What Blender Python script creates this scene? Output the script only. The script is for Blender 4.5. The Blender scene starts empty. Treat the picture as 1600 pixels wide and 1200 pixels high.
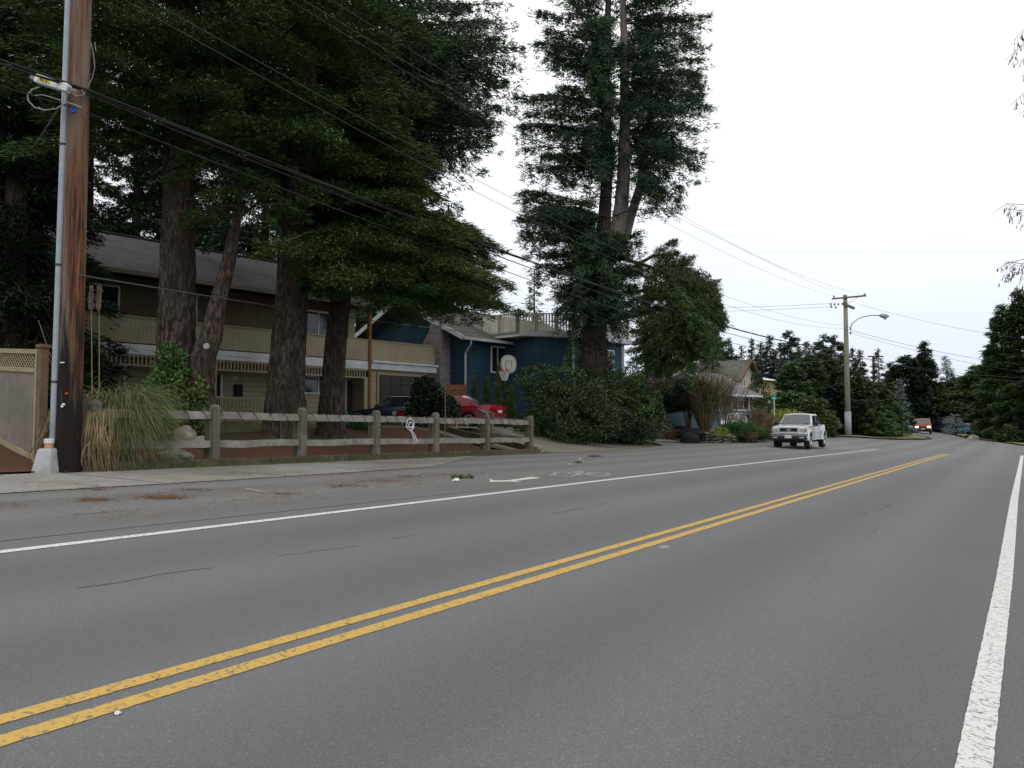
import bpy, bmesh, math, random
import numpy as np
from mathutils import Vector, noise as mnoise
R=math.radians
sc=bpy.context.scene
C=bpy.context.scene.collection
# ---------------------------------------------------------------- camera
F=1200.;YAW=R(33.6);H=1.3;TP=60/1200
cd=bpy.data.cameras.new('camera');cam=bpy.data.objects.new('camera',cd);C.objects.link(cam)
cam.location=(0,0,H);cam.rotation_euler=(math.pi/2+math.atan(TP),0,YAW)
cd.sensor_width=36;cd.lens=27;cd.clip_end=3000;cd.clip_start=.05
sc.camera=cam
# ---------------------------------------------------------------- world: overcast
w=bpy.data.worlds.new("World");sc.world=w;w.use_nodes=True
nt=w.node_tree;nt.nodes.clear()
def N(t,**k):
    n=nt.nodes.new(t)
    for a,b in k.items():setattr(n,a,b)
    return n
out=N('ShaderNodeOutputWorld');bg=N('ShaderNodeBackground');bg.inputs[1].default_value=.1
sky=N('ShaderNodeTexSky',sky_type='NISHITA');sky.sun_disc=False
SUN_EL,SUN_AZ=R(48),R(150)
sky.sun_elevation=SUN_EL;sky.sun_rotation=SUN_AZ;sky.dust_density=3
tc=N('ShaderNodeTexCoord');sep=N('ShaderNodeSeparateXYZ')
ramp=N('ShaderNodeValToRGB');e=ramp.color_ramp.elements
e[0].position=0;e[0].color=(.77,.85,.96,1);e[1].position=1;e[1].color=(1.25,1.25,1.25,1)
for p,c in((.12,(.86,.93,1.02,1)),(.24,(1.0,1.03,1.08,1)),(.45,(1.2,1.2,1.2,1))):
    q=e.new(p);q.color=c
ns=N('ShaderNodeTexNoise');ns.inputs['Scale'].default_value=2.2;ns.inputs['Detail'].default_value=5
mp=N('ShaderNodeMapping');mp.inputs['Scale'].default_value=(1,1,4)
mr=N('ShaderNodeMapRange');mr.inputs[1].default_value=.3;mr.inputs[2].default_value=.7;mr.inputs[3].default_value=10.2;mr.inputs[4].default_value=11.
vm=N('ShaderNodeVectorMath',operation='SCALE')
mx=N('ShaderNodeMix',data_type='RGBA');mx.inputs[0].default_value=.95
L_=nt.links.new
L_(tc.outputs['Generated'],sep.inputs[0]);L_(sep.outputs[2],ramp.inputs[0])
L_(tc.outputs['Generated'],mp.inputs[0]);L_(mp.outputs[0],ns.inputs['Vector']);L_(ns.outputs[0],mr.inputs[0])
L_(ramp.outputs[0],vm.inputs[0]);L_(mr.outputs[0],vm.inputs['Scale'])
L_(sky.outputs[0],mx.inputs[6]);L_(vm.outputs[0],mx.inputs[7]);L_(mx.outputs[2],bg.inputs[0]);L_(bg.outputs[0],out.inputs[0])
sd=bpy.data.lights.new('sun','SUN');sd.energy=.6;sd.angle=R(25);sd.color=(1,.97,.92)
so=bpy.data.objects.new('sun',sd);C.objects.link(so)
# light travels from the sun's place towards the scene
sv=Vector((math.sin(SUN_AZ)*math.cos(SUN_EL),math.cos(SUN_AZ)*math.cos(SUN_EL),math.sin(SUN_EL)))
so.rotation_euler=sv.to_track_quat('Z','Y').to_euler()
sc.view_settings.view_transform='Standard';sc.view_settings.look='None';sc.view_settings.exposure=0;sc.view_settings.gamma=1
sc.render.engine='CYCLES'
try:
    sc.cycles.max_bounces=5;sc.cycles.diffuse_bounces=3;sc.cycles.glossy_bounces=2;sc.cycles.transmission_bounces=3;sc.cycles.transparent_max_bounces=6
except Exception:pass
# ---------------------------------------------------------------- terrain function and photo geometry
def ss(a,b,x):
    t=min(1,max(0,(x-a)/(b-a)));return t*t*(3-2*t)
def g(L,S):
    A=.053*L if L<8 else .424+.01*(L-8)
    if L>14:A=.484
    if L<0:A=.053*max(L,-3)
    k=ss(8,12,L)
    b1=-.0118*min(max(S,-10),50);b2=-.0118*min(max(S,-10),25)
    return A+b1*(1-k)+b2*k+ss(14.3,20,L)*.9*(1-ss(31,40,S))
def ray(px,py):
    p=math.atan(TP);cp,sp=math.cos(p),math.sin(p)
    a=(px-800)/F;b=(600-py)/F
    hf=cp-b*sp
    return (-math.sin(YAW)*hf+math.cos(YAW)*a,math.cos(YAW)*hf+math.sin(YAW)*a,sp+b*cp,hf)
def W(px,py,d):
    x,y,z,h=ray(px,py);k=d/h
    return Vector((x*k,y*k,H+z*k))
def zat(py,d,px=800): return W(px,py,d).z
def XY(px,d):
    v=W(px,660,d);return v.x,v.y
def gz(x,y): return g(-x,y)
def G(px,py):
    d=1.5
    while d<400:
        v=W(px,py,d)
        if v.z<gz(v.x,v.y):
            a,b=d/1.02,d
            for _ in range(25):
                m=(a+b)/2;v=W(px,py,m)
                if v.z<gz(v.x,v.y):b=m
                else:a=m
            return Vector((v.x,v.y,gz(v.x,v.y)))
        d*=1.02
def onground(px,d):
    x,y=XY(px,d);return Vector((x,y,gz(x,y)))
# ---------------------------------------------------------------- materials
MATS={}
def mat(name,c1,c2=None,scale=6,rough=.85,bump=0,bscale=None,metal=0,spec=.3,big=None,bigscale=.4,stretch=(1,1,1),attr=None,detail=6,coord='Object',lo=.35,hi=.65,coat=0,alpha=None,emit=None):
    if name in MATS:return MATS[name]
    m=bpy.data.materials.new(name);m.use_nodes=True;MATS[name]=m
    t=m.node_tree;b=t.nodes['Principled BSDF'];lk=t.links.new
    def nn(ty,**k):
        n=t.nodes.new(ty)
        for a,v in k.items():setattr(n,a,v)
        return n
    c1=(*c1,1);c2=(*(c2 or c1[:3]),1)
    b.inputs['Roughness'].default_value=rough;b.inputs['Metallic'].default_value=metal
    b.inputs['Specular IOR Level'].default_value=spec;b.inputs['Coat Weight'].default_value=coat
    co=nn('ShaderNodeTexCoord');mpp=nn('ShaderNodeMapping');mpp.inputs['Scale'].default_value=stretch
    if coord=='World':
        ge=nn('ShaderNodeNewGeometry');lk(ge.outputs['Position'],mpp.inputs[0])
    else: lk(co.outputs['Object'],mpp.inputs[0])
    nz=nn('ShaderNodeTexNoise');nz.inputs['Scale'].default_value=scale;nz.inputs['Detail'].default_value=detail
    nz.inputs['Roughness'].default_value=.65
    lk(mpp.outputs[0],nz.inputs['Vector'])
    r=nn('ShaderNodeMapRange');r.inputs[1].default_value=lo;r.inputs[2].default_value=hi
    lk(nz.outputs[0],r.inputs[0])
    fac=r.outputs[0]
    if attr:
        at=nn('ShaderNodeAttribute');at.attribute_name=attr
        ma=nn('ShaderNodeMath',operation='MULTIPLY_ADD');ma.inputs[1].default_value=.45
        sc_=nn('ShaderNodeMath',operation='MULTIPLY');sc_.inputs[1].default_value=.55
        lk(at.outputs['Fac'],sc_.inputs[0]);lk(fac,ma.inputs[0]);lk(sc_.outputs[0],ma.inputs[2]);fac=ma.outputs[0]
    mx=nn('ShaderNodeMix',data_type='RGBA');mx.inputs[6].default_value=c1;mx.inputs[7].default_value=c2
    lk(fac,mx.inputs[0]);col=mx.outputs[2]
    if big:
        n2=nn('ShaderNodeTexNoise');n2.inputs['Scale'].default_value=bigscale;n2.inputs['Detail'].default_value=4
        lk(mpp.outputs[0],n2.inputs['Vector'])
        r2=nn('ShaderNodeMapRange');r2.inputs[1].default_value=.42;r2.inputs[2].default_value=.68
        lk(n2.outputs[0],r2.inputs[0])
        m2=nn('ShaderNodeMix',data_type='RGBA');m2.inputs[7].default_value=(*big,1)
        lk(col,m2.inputs[6]);lk(r2.outputs[0],m2.inputs[0]);col=m2.outputs[2]
    lk(col,b.inputs['Base Color'])
    if bump:
        bn=nn('ShaderNodeTexNoise');bn.inputs['Scale'].default_value=bscale or scale*3;bn.inputs['Detail'].default_value=5
        lk(mpp.outputs[0],bn.inputs['Vector'])
        bp=nn('ShaderNodeBump');bp.inputs['Strength'].default_value=bump;bp.inputs['Distance'].default_value=.02
        lk(bn.outputs[0],bp.inputs['Height']);lk(bp.outputs[0],b.inputs['Normal'])
    if emit:
        b.inputs['Emission Color'].default_value=(*emit[:3],1);b.inputs['Emission Strength'].default_value=emit[3]
    return m
def asphalt(name,base,speck,worn):
    m=mat(name,base,tuple(v*1.55 for v in base),scale=95,rough=.9,bump=.8,bscale=150,coord='World',big=worn,bigscale=.22,detail=3)
    t=m.node_tree;b=t.nodes['Principled BSDF'];lk=t.links.new
    src=b.inputs['Base Color'].links[0].from_socket
    ge=t.nodes.new('ShaderNodeNewGeometry')
    v=t.nodes.new('ShaderNodeTexVoronoi');v.inputs['Scale'].default_value=75;lk(ge.outputs['Position'],v.inputs['Vector'])
    r=t.nodes.new('ShaderNodeMapRange');r.inputs[1].default_value=.45;r.inputs[2].default_value=.15;lk(v.outputs['Distance'],r.inputs[0])
    sp=t.nodes.new('ShaderNodeSeparateColor');lk(v.outputs['Color'],sp.inputs[0])
    r2=t.nodes.new('ShaderNodeMapRange');r2.inputs[1].default_value=.35;r2.inputs[2].default_value=1.1;lk(sp.outputs[0],r2.inputs[0])
    mu=t.nodes.new('ShaderNodeMath');mu.operation='MULTIPLY';lk(r.outputs[0],mu.inputs[0]);lk(r2.outputs[0],mu.inputs[1])
    mx=t.nodes.new('ShaderNodeMix');mx.data_type='RGBA';lk(mu.outputs[0],mx.inputs[0]);lk(src,mx.inputs[6]);mx.inputs[7].default_value=(*speck,1)
    # wheel-track bands along the road, broken by noise
    sx=t.nodes.new('ShaderNodeSeparateXYZ');lk(ge.outputs['Position'],sx.inputs[0])
    wv=t.nodes.new('ShaderNodeMath');wv.operation='MULTIPLY';wv.inputs[1].default_value=3.6;lk(sx.outputs[0],wv.inputs[0])
    sn=t.nodes.new('ShaderNodeMath');sn.operation='SINE';lk(wv.outputs[0],sn.inputs[0])
    n3=t.nodes.new('ShaderNodeTexNoise');n3.inputs['Scale'].default_value=.6;mp3=t.nodes.new('ShaderNodeMapping');mp3.inputs['Scale'].default_value=(1,.15,1)
    lk(ge.outputs['Position'],mp3.inputs[0]);lk(mp3.outputs[0],n3.inputs['Vector'])
    ad=t.nodes.new('ShaderNodeMath');ad.operation='MULTIPLY';lk(sn.outputs[0],ad.inputs[0]);lk(n3.outputs[0],ad.inputs[1])
    r4=t.nodes.new('ShaderNodeMapRange');r4.inputs[1].default_value=-.5;r4.inputs[2].default_value=.5;r4.inputs[3].default_value=.90;r4.inputs[4].default_value=1.09;lk(ad.outputs[0],r4.inputs[0])
    vs=t.nodes.new('ShaderNodeVectorMath');vs.operation='SCALE';lk(mx.outputs[2],vs.inputs[0]);lk(r4.outputs[0],vs.inputs['Scale'])
    lk(vs.outputs[0],b.inputs['Base Color'])
    return m
def glass(name,c=(.02,.03,.03)):
    m=mat(name,c,tuple(v*1.6 for v in c),scale=.8,rough=.06,spec=.6);return m
def boards(name,c1,c2,axis,pitch,groove=.25,rough=.8,dirt=None,bumps=.6):
    """painted boards: dark grooves every pitch metres along axis (object coords)"""
    m=mat(name,c1,c2,scale=3,rough=rough,big=dirt,bigscale=.7)
    t=m.node_tree;b=t.nodes['Principled BSDF'];lk=t.links.new
    src=b.inputs['Base Color'].links[0].from_socket
    co=t.nodes.new('ShaderNodeTexCoord');sx=t.nodes.new('ShaderNodeSeparateXYZ');lk(co.outputs['Object'],sx.inputs[0])
    dv=t.nodes.new('ShaderNodeMath');dv.operation='DIVIDE';dv.inputs[1].default_value=pitch
    if axis=='xy':
        ad=t.nodes.new('ShaderNodeMath');ad.operation='ADD';lk(sx.outputs[0],ad.inputs[0]);lk(sx.outputs[1],ad.inputs[1]);lk(ad.outputs[0],dv.inputs[0])
    else: lk(sx.outputs['xyz'.index(axis)],dv.inputs[0])
    fr=t.nodes.new('ShaderNodeMath');fr.operation='FRACT';lk(dv.outputs[0],fr.inputs[0])
    r=t.nodes.new('ShaderNodeMapRange');r.inputs[1].default_value=.0;r.inputs[2].default_value=.13;r.inputs[3].default_value=groove;r.inputs[4].default_value=1
    lk(fr.outputs[0],r.inputs[0])
    vs=t.nodes.new('ShaderNodeVectorMath');vs.operation='SCALE';lk(src,vs.inputs[0]);lk(r.outputs[0],vs.inputs['Scale']);lk(vs.outputs[0],b.inputs['Base Color'])
    bp=t.nodes.new('ShaderNodeBump');bp.inputs['Strength'].default_value=bumps;bp.inputs['Distance'].default_value=.02
    lk(fr.outputs[0],bp.inputs['Height']);lk(bp.outputs[0],b.inputs['Normal'])
    return m
# ---------------------------------------------------------------- mesh building
def rootloc(o):
    v=Vector((0,0,0))
    while o: v+=o.location;o=o.parent
    return v
def link(name,me,m,parent=None,mats=None):
    o=bpy.data.objects.new(name,me);C.objects.link(o)
    for q in (mats or [m]):me.materials.append(q)
    if parent:o.parent=parent
    return o
class MB:
    def __init__(s): s.v=[];s.f=[]
    def add(s,vs,fs):
        n=len(s.v);s.v+=[tuple(p) for p in vs];s.f+=[tuple(i+n for i in q) for q in fs];return s
    def box(s,x0,x1,y0,y1,z0,z1,fn=None):
        vs=[(x,y,z) for x in(x0,x1) for y in(y0,y1) for z in(z0,z1)]
        if fn:vs=[fn(*p) for p in vs]
        return s.add(vs,[(0,1,3,2),(4,6,7,5),(0,4,5,1),(2,3,7,6),(0,2,6,4),(1,5,7,3)])
    def bar(s,a,b,w,h=None,up=(0,0,1)):
        a=Vector(a);b=Vector(b);h=h or w;d=(b-a).normalized()
        u=Vector(up)
        if abs(d.dot(u))>.95:u=Vector((1,0,0))
        r=d.cross(u).normalized();u=r.cross(d)
        vs=[]
        for p in(a,b):
            for i,j in((-1,-1),(1,-1),(1,1),(-1,1)):vs.append(p+r*w/2*i+u*h/2*j)
        return s.add(vs,[(3,2,1,0),(4,5,6,7),(0,1,5,4),(1,2,6,5),(2,3,7,6),(3,0,4,7)])
    def tube(s,pts,rad,n=6,cap=True):
        pts=[Vector(p) for p in pts];k=len(pts)
        rr=rad if isinstance(rad,(list,tuple)) else [rad]*k
        vs=[];ref=Vector((0,0,1))
        for i,p in enumerate(pts):
            d=(pts[min(i+1,k-1)]-pts[max(i-1,0)]).normalized()
            if abs(d.dot(ref))>.97 and i==0:ref=Vector((1,0,0))
            a=d.cross(ref).normalized();b=a.cross(d)
            for j in range(n):
                t=2*math.pi*j/n;vs.append(p+(a*math.cos(t)+b*math.sin(t))*rr[i])
        fs=[(i*n+j,(i*n+(j+1)%n),((i+1)*n+(j+1)%n),(i+1)*n+j) for i in range(k-1) for j in range(n)]
        if cap:fs+=[tuple(range(n-1,-1,-1)),tuple((k-1)*n+j for j in range(n))]
        return s.add(vs,fs)
    def prism(s,pts,y0,y1,fn=None):
        """polygon in x,z extruded in y"""
        n=len(pts);vs=[(x,y0,z) for x,z in pts]+[(x,y1,z) for x,z in pts]
        if fn:vs=[fn(*p) for p in vs]
        return s.add(vs,[tuple(range(n)),tuple(range(2*n-1,n-1,-1))]+[(i,i+n,(i+1)%n+n,(i+1)%n) for i in range(n)])
    def build(s,name,m,parent=None,world=False,smooth=False,bevel=0,origin=None):
        vs=s.v
        o0=Vector((0,0,0))
        if world and parent:o0=rootloc(parent)
        if origin is not None:o0=Vector(origin)
        if world or origin is not None:vs=[(a-o0.x,b-o0.y,c-o0.z) for a,b,c in vs]
        me=bpy.data.meshes.new(name);me.from_pydata(vs,[],s.f);me.update()
        bm=bmesh.new();bm.from_mesh(me);bmesh.ops.recalc_face_normals(bm,faces=bm.faces);bm.to_mesh(me);bm.free()
        if smooth:
            for p in me.polygons:p.use_smooth=True
        o=link(name,me,m,parent)
        if origin is not None:o.location=o0
        if bevel:
            b=o.modifiers.new('bevel','BEVEL');b.width=bevel;b.segments=2;b.limit_method='ANGLE';b.angle_limit=R(35)
        return o
def thing(name,label,cat,loc=(0,0,0),rz=0,group=None):
    o=bpy.data.objects.new(name,None);C.objects.link(o);o.location=loc;o.rotation_euler=(0,0,rz);o.empty_display_size=.2
    o['label']=label;o['category']=cat
    if group:o['group']=group
    return o
def tag(o,label,cat,group=None):
    o['label']=label;o['category']=cat
    if group:o['group']=group
    return o
def copy_tree(o,parent=None):
    c=o.copy();C.objects.link(c);c.parent=parent
    for ch in list(o.children):copy_tree(ch,c)
    return c
def text_mesh(txt,size,depth=.002):
    cu=bpy.data.curves.new('t','FONT');cu.body=txt;cu.size=size;cu.extrude=depth;cu.align_x='CENTER';cu.align_y='CENTER'
    o=bpy.data.objects.new('t',cu);C.objects.link(o);bpy.context.view_layer.update()
    me=bpy.data.meshes.new_from_object(o.evaluated_get(bpy.context.evaluated_depsgraph_get()))
    bpy.data.objects.remove(o);return me
# ---------------------------------------------------------------- ground sheets
def sheet(name,poly,off,m,step=.5,kind='structure',fine=None):
    """poly in (L,S) plan coordinates draped on the terrain"""
    bm=bmesh.new();vs=[bm.verts.new((-a,b,0)) for a,b in poly]
    f=bm.faces.new(vs)
    xs=[-a for a,b in poly];ys=[b for a,b in poly]
    for ax,lo,hi in((0,min(xs),max(xs)),(1,min(ys),max(ys))):
        k=math.ceil(lo/step)*step
        while k<hi:
            st=step if (abs(k)<60) else step*4
            co=(k,0,0) if ax==0 else (0,k,0);no=(1,0,0) if ax==0 else (0,1,0)
            bmesh.ops.bisect_plane(bm,geom=bm.verts[:]+bm.edges[:]+bm.faces[:],plane_co=co,plane_no=no,dist=1e-5)
            k+=st
    bmesh.ops.triangulate(bm,faces=bm.faces[:])
    for v in bm.verts:v.co.z=gz(v.co.x,v.co.y)+off
    me=bpy.data.meshes.new(name);bm.to_mesh(me);bm.free()
    if me.polygons and me.polygons[0].normal.z<0:me.flip_normals()
    o=link(name,me,m);o['kind']=kind;return o
jr=random.Random(77)
def ribbon(pts,w0,w1,off,step=1.0,jit=0):
    """strip along S at lateral L for paint: pts list (L,S); w half width"""
    mb=MB();P=[]
    for (a,b),(c,d) in zip(pts,pts[1:]):
        n=max(1,int(math.hypot(c-a,d-b)/step));P_0=len(P)
        for i in range(n):P.append((a+(c-a)*i/n,b+(d-b)*i/n))
    P.append(pts[-1]);k=len(P);vs=[]
    for i,(l,s) in enumerate(P):
        a=P[max(i-1,0)];b=P[min(i+1,k-1)];dx,dy=b[0]-a[0],b[1]-a[1];q=math.hypot(dx,dy);nx,ny=-dy/q,dx/q
        hw=w0+(w1-w0)*i/max(1,k-1)
        for t in(-1,1):
            if jit:hw=(w0+(w1-w0)*i/max(1,k-1))+jr.uniform(-jit,jit)
            L,S=l+nx*hw*t,s+ny*hw*t;vs.append((-L,S,g(L,S)+off))
    mb.add(vs,[(2*i,2*i+1,2*i+3,2*i+2) for i in range(k-1)]);return mb
M_road=asphalt('asphalt',(.115,.119,.121),(.28,.283,.285),(.158,.161,.163))
M_road2=asphalt('asphalt old',(.132,.130,.126),(.30,.295,.285),(.172,.168,.162))
M_conc=mat('concrete',(.20,.195,.175),(.27,.26,.235),scale=3,rough=.9,bump=.3,bscale=60,coord='World',big=(.155,.145,.12),bigscale=.5)
M_conc2=mat('concrete drive',(.17,.16,.135),(.215,.20,.17),scale=2,rough=.9,bump=.3,bscale=60,coord='World',big=(.13,.125,.09),bigscale=.4)
M_mulch=mat('bark mulch',(.045,.018,.010),(.15,.058,.030),scale=22,rough=.95,bump=1,bscale=40,coord='World',big=(.05,.035,.018),bigscale=.5)
M_grass=mat('grass ground',(.035,.055,.015),(.085,.11,.035),scale=9,rough=.95,bump=1,bscale=30,coord='World',big=(.12,.11,.05),bigscale=.3)
M_soil=mat('soil ground',(.025,.022,.013),(.06,.05,.03),scale=8,rough=.95,bump=1,bscale=30,coord='World',big=(.04,.05,.018),bigscale=.2)
M_verge=mat('verge grass',(.11,.13,.035),(.19,.20,.065),scale=5,rough=.95,bump=.6,bscale=20,coord='World',big=(.17,.15,.07),bigscale=.3)
def terrain():
    xs=list(np.arange(-600,-60,30.))+list(np.arange(-60,-30,3.))+list(np.arange(-30,12,.5))+list(np.arange(12,60,6.))+list(np.arange(60,500,40.))
    ys=list(np.arange(-120,-16,13.))+list(np.arange(-16,70,.5))+list(np.arange(70,160,4.))+list(np.arange(160,900,40.))
    vs=[(x,y,gz(x,y)-.07) for y in ys for x in xs];n=len(xs)
    fs=[(j*n+i,j*n+i+1,(j+1)*n+i+1,(j+1)*n+i) for j in range(len(ys)-1) for i in range(n-1)]
    me=bpy.data.meshes.new('ground');me.from_pydata(vs,[],fs);o=link('ground',me,M_soil);o['kind']='structure'
terrain()
sheet('road',[(-9,-20),(14.45,-20),(14.45,49),(60,49),(60,61),(12.6,62.3),(10.4,66),(9,69.1),(6.9,77),(6.9,80),(8,88),(12,101),(20,115),(40,130),(42,141),(20,129),(12,121),(8,112),(4.85,91),(1.8,82),(0,74),(-9,58)],0,M_road)
sheet('shoulder',[(6.95,-20),(6.95,47.5),(9,52),(14.5,48.4),(14.5,-20)],.004,M_road2)
sheet('sidewalk',[(10.85,-20),(10.72,8),(10.9,11.5),(11.1,13.5),(13.2,17.6),(14.3,20),(14.35,-20)],.014,M_conc)
sheet('driveway',[(14.0,22.95),(13.35,27),(14.1,33.5),(17,34.5),(17,29.5),(27,29.5),(27,22.0),(19.5,22.0)],.014,M_conc2)
sheet('side_driveway',[(14.2,34.6),(13.9,41.0),(19,46.8),(26,48),(26,44),(18,40.5)],.012,M_road2)
sheet('mulch_bed',[(14.3,-4),(14.3,21.9),(19.4,21.9),(19.4,-4)],.05,M_mulch)
sheet('lawn',[(18.4,-4),(17.8,2),(18.3,8),(17.9,13),(18.8,18),(18.9,21.9),(23.3,21.95),(25.5,-4)],.062,M_grass)
sheet('verge',[(12.7,62.6),(10.6,66.1),(9.2,69.3),(7.2,77),(7.6,82),(10,92),(16,96),(22,75),(30,63)],.09,M_verge)
sheet('right_verge',[(-.4,74),(1.4,82),(4.4,91),(7.4,112),(-6,112),(-12,74)],.07,M_verge)
sheet('far_walk',[(12.3,62.6),(10.2,66.3),(9.4,68.0),(9.75,68.2),(10.6,66.6),(13.2,62.8),(30,61.8),(30,61.2)],.11,M_conc)
# joints in the pavement, cracks, patches (thin sheets)
M_crack=mat('crack filler',(.035,.035,.034),(.075,.075,.073),rough=.9,scale=14,coord='World')
def joint(a,b,w=.012,off=.0175):
    return ribbon([a,b],w,w,off,.5)
mb=MB()
for s in(1.2,4.6,6.9,9.3,11.7,14.2):
    r=joint((10.82,s-.1),(14.3,s+.0));mb.add(r.v,r.f)
o=mb.build('pavement_joint',M_crack);o['kind']='structure'
rng=random.Random(4)
def crack(p0,p1,w,gaps,jit=.03,name='road_crack'):
    mb=MB();n=int(math.dist(p0,p1)/.12)
    pts=[(p0[0]+(p1[0]-p0[0])*i/n+rng.uniform(-jit,jit),p0[1]+(p1[1]-p0[1])*i/n) for i in range(n+1)]
    i=0
    while i<n-1:
        k=min(n,i+rng.randint(2,6 if gaps>=1 else 11))
        r=ribbon(pts[i:k+1],w*rng.uniform(.5,1.3),w*rng.uniform(.2,.9),.003,.2);mb.add(r.v,r.f)
        i=k+(rng.randint(1,4+int(gaps*4)) if rng.random()<gaps else 0)
    return mb
mb=MB()
def gl(px,py):
    v=G(px,py);return (-v.x,v.y)
for a,b,wd,gp in (((0,938),(40,932),.005,.8),((120,919),(330,887),.0065,.7),((432,870),(575,850),.0065,.8),((608,842),(662,834),.005,.8),((866,803),(950,786),.008,.8),((1345,806),(1420,780),.01,.6)):
    c=crack(gl(*a),gl(*b),wd,gp);mb.add(c.v,c.f)
c=crack((7.9,4),(8.3,18),.006,.4,.05);mb.add([(x,y,z+.005) for x,y,z in c.v],c.f)
c=crack((9.6,2.5),(9.4,8),.008,.2,.05);mb.add([(x,y,z+.005) for x,y,z in c.v],c.f)
for a,b in (((1300,692),(1560,713)),((1530,706),(1600,709))):
    c=crack(gl(*a),gl(*b),.12,.1,.1);mb.add(c.v,c.f)
rf=random.Random(14)
for i in range(520):
    S=6.5+rf.random()*15;L=1.42+.022*(S-4)+rf.gauss(0,.035+.02*math.sin(S*1.7));a=rf.uniform(0,6.28);l=rf.uniform(.003,.012);w_=l*rf.uniform(.2,.6)
    if mnoise.noise(Vector((S*1.3,0,0)))<-.15:continue
    q=[(L+l*math.cos(a+k),S+(l if k%3.14<1 else w_)*math.sin(a+k)) for k in(0,1.2,3.14,4.5)]
    mb.add([(-x,y,g(x,y)+.0032) for x,y in q],[(0,1,2,3)])
o=mb.build('road_crack',mat('road crack',(.055,.055,.054),(.095,.095,.093),rough=.95,scale=14,coord='World'));o['kind']='structure'
# paint
def paint(name,c,edge=.55,lo=.40,hi=.52):
    m=mat(name,(.13,.13,.13),c,scale=38,rough=.8,coord='World',lo=lo-.05,hi=hi-.05,detail=10,bump=.2,bscale=140)
    return m
M_yel=paint('yellow paint',(.52,.335,.085));M_whi=paint('white paint',(.62,.62,.60));M_whi2=paint('worn white paint',(.48,.47,.45),lo=.5,hi=.62)
def mark(name,pts,hw,m,off=.0035,w1=None):
    o=ribbon(pts,hw,w1 or hw,off,.045,.0022).build(name,m);o['kind']='structure';return o
# double yellow through (40,1132)..(1478,709)
ya=gl(40,1128);yb=gl(1477,709.5)
def lp(a,b,S): t=(S-a[1])/(b[1]-a[1]);return (a[0]+(b[0]-a[0])*t,S)
mark('centre_line',[(lp(ya,yb,-18)[0]+.075,-18),(lp(ya,yb,12)[0]+.09,12),(yb[0]+.11,yb[1])],.046,M_yel)
mark('centre_line',[(lp(ya,yb,-18)[0]-.105,-18),(lp(ya,yb,12)[0]-.11,12),(yb[0]-.11,yb[1]+.3)],.05,M_yel)
wa=gl(0,863);wb=gl(1000,744);wc=gl(1370,702)
mark('edge_line',[(wa[0],-18),wa,wb,wc],.05,M_whi,off=.0045,w1=.06)
ra=gl(1532,1132);rb=gl(1597,712)
mark('edge_line',[(ra[0],-18),ra,gl(1570,900),gl(1585,780),rb],.057,M_whi,w1=.07)
mb=MB();rc_=random.Random(21)   # cracks running across the painted lines
for off_,S0,S1 in((.09,1.2,30),(-.11,1.2,30)):
    s=S0
    while s<S1:
        L=lp(ya,yb,s)[0]+off_;k=rc_.choice((1,1,.6));P_=[(L-.055*k,s),(L-.02,s+rc_.uniform(-.03,.05)),(L+.02,s+rc_.uniform(-.02,.07)),(L+.052*k,s+rc_.uniform(0,.1))]
        r=ribbon(P_,.0016,.001,.0055,.1);mb.add(r.v,r.f);s+=rc_.uniform(.12,.5)
s=3.5
while s<14:
    L=ra[0]-.0005*s;r=ribbon([(L-.055,s),(L,s+rc_.uniform(-.03,.03)),(L+rc_.uniform(0,.05),s+rc_.uniform(-.04,.04))],.002,.001,.0055,.1);mb.add(r.v,r.f);s+=rc_.uniform(.08,.3)
o=mb.build('paint_crack',mat('paint crack',(.13,.11,.07),(.19,.16,.1),rough=.95));o['kind']='structure'
mb=MB()   # stop bar remains beside the pickup
for p,q in (((1296,702),(1330,701)),((1335,703),(1352,702))):
    r=ribbon([gl(*p),gl(*q)],.08,.06,.012,.5);mb.add(r.v,r.f)
o=mb.build('stop_line',M_whi2);o['kind']='structure'
def polyflat(mb,pix,off=.008):
    vs=[]
    for p in pix:
        v=G(*p);vs.append((v.x,v.y,v.z+off))
    mb.add(vs,[tuple(range(len(vs)))])
mb=MB()
polyflat(mb,[(765,748.6),(765.5,754),(773,753.6),(771,751.2)])
polyflat(mb,[(771,751.2),(773,753.6),(800,753),(797,750.8)])
polyflat(mb,[(797,750.8),(800,753.3),(815,754.6),(803,751.8)])
polyflat(mb,[(790,751.5),(830,745.7),(846,747.2),(803,752.3)],.0075)
tmp=mb.build('bike_lane_arrow',paint('arrow paint',(.6,.58,.54),lo=.42,hi=.54));tmp['kind']='structure'
# bicycle symbol painted on the shoulder: two wheels, frame
mb=MB()
def gring(cx,cy,rx,ry,n=22,w=.04,rot=0):
    P=[]
    for i in range(n+1):
        a=2*math.pi*i/n;P.append(gl(cx+rx*math.cos(a),cy+ry*math.sin(a)))
    r=ribbon(P,w,w,.008,.4);mb.add(r.v,r.f)
def gline(pp,w=.04):
    r=ribbon([gl(*p) for p in pp],w,w,.008,.4);mb.add(r.v,r.f)
gring(884,741.3,19,3.6);gring(934,741.3,18,2.6)
gline([(886,740),(911,736.5),(904,743.5),(934,740.8),(953,740.6)]);gline([(886,740),(904,743.5)]);gline([(857,743.5),(868,743)],.05)
gline([(890,736),(912,736)],.04)
o=mb.build('bike_lane_symbol',M_whi2);o['kind']='structure'
mb=MB()
polyflat(mb,[(1026,854),(1042,852),(1048,855.5),(1034,858.5)],.003);polyflat(mb,[(1004,853),(1020,850),(1025,852),(1008,855)],.003)
o=mb.build('road_patch',mat('pale patch',(.2,.2,.2),(.27,.27,.27),coord='World',scale=20));o['kind']='structure'
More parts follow.
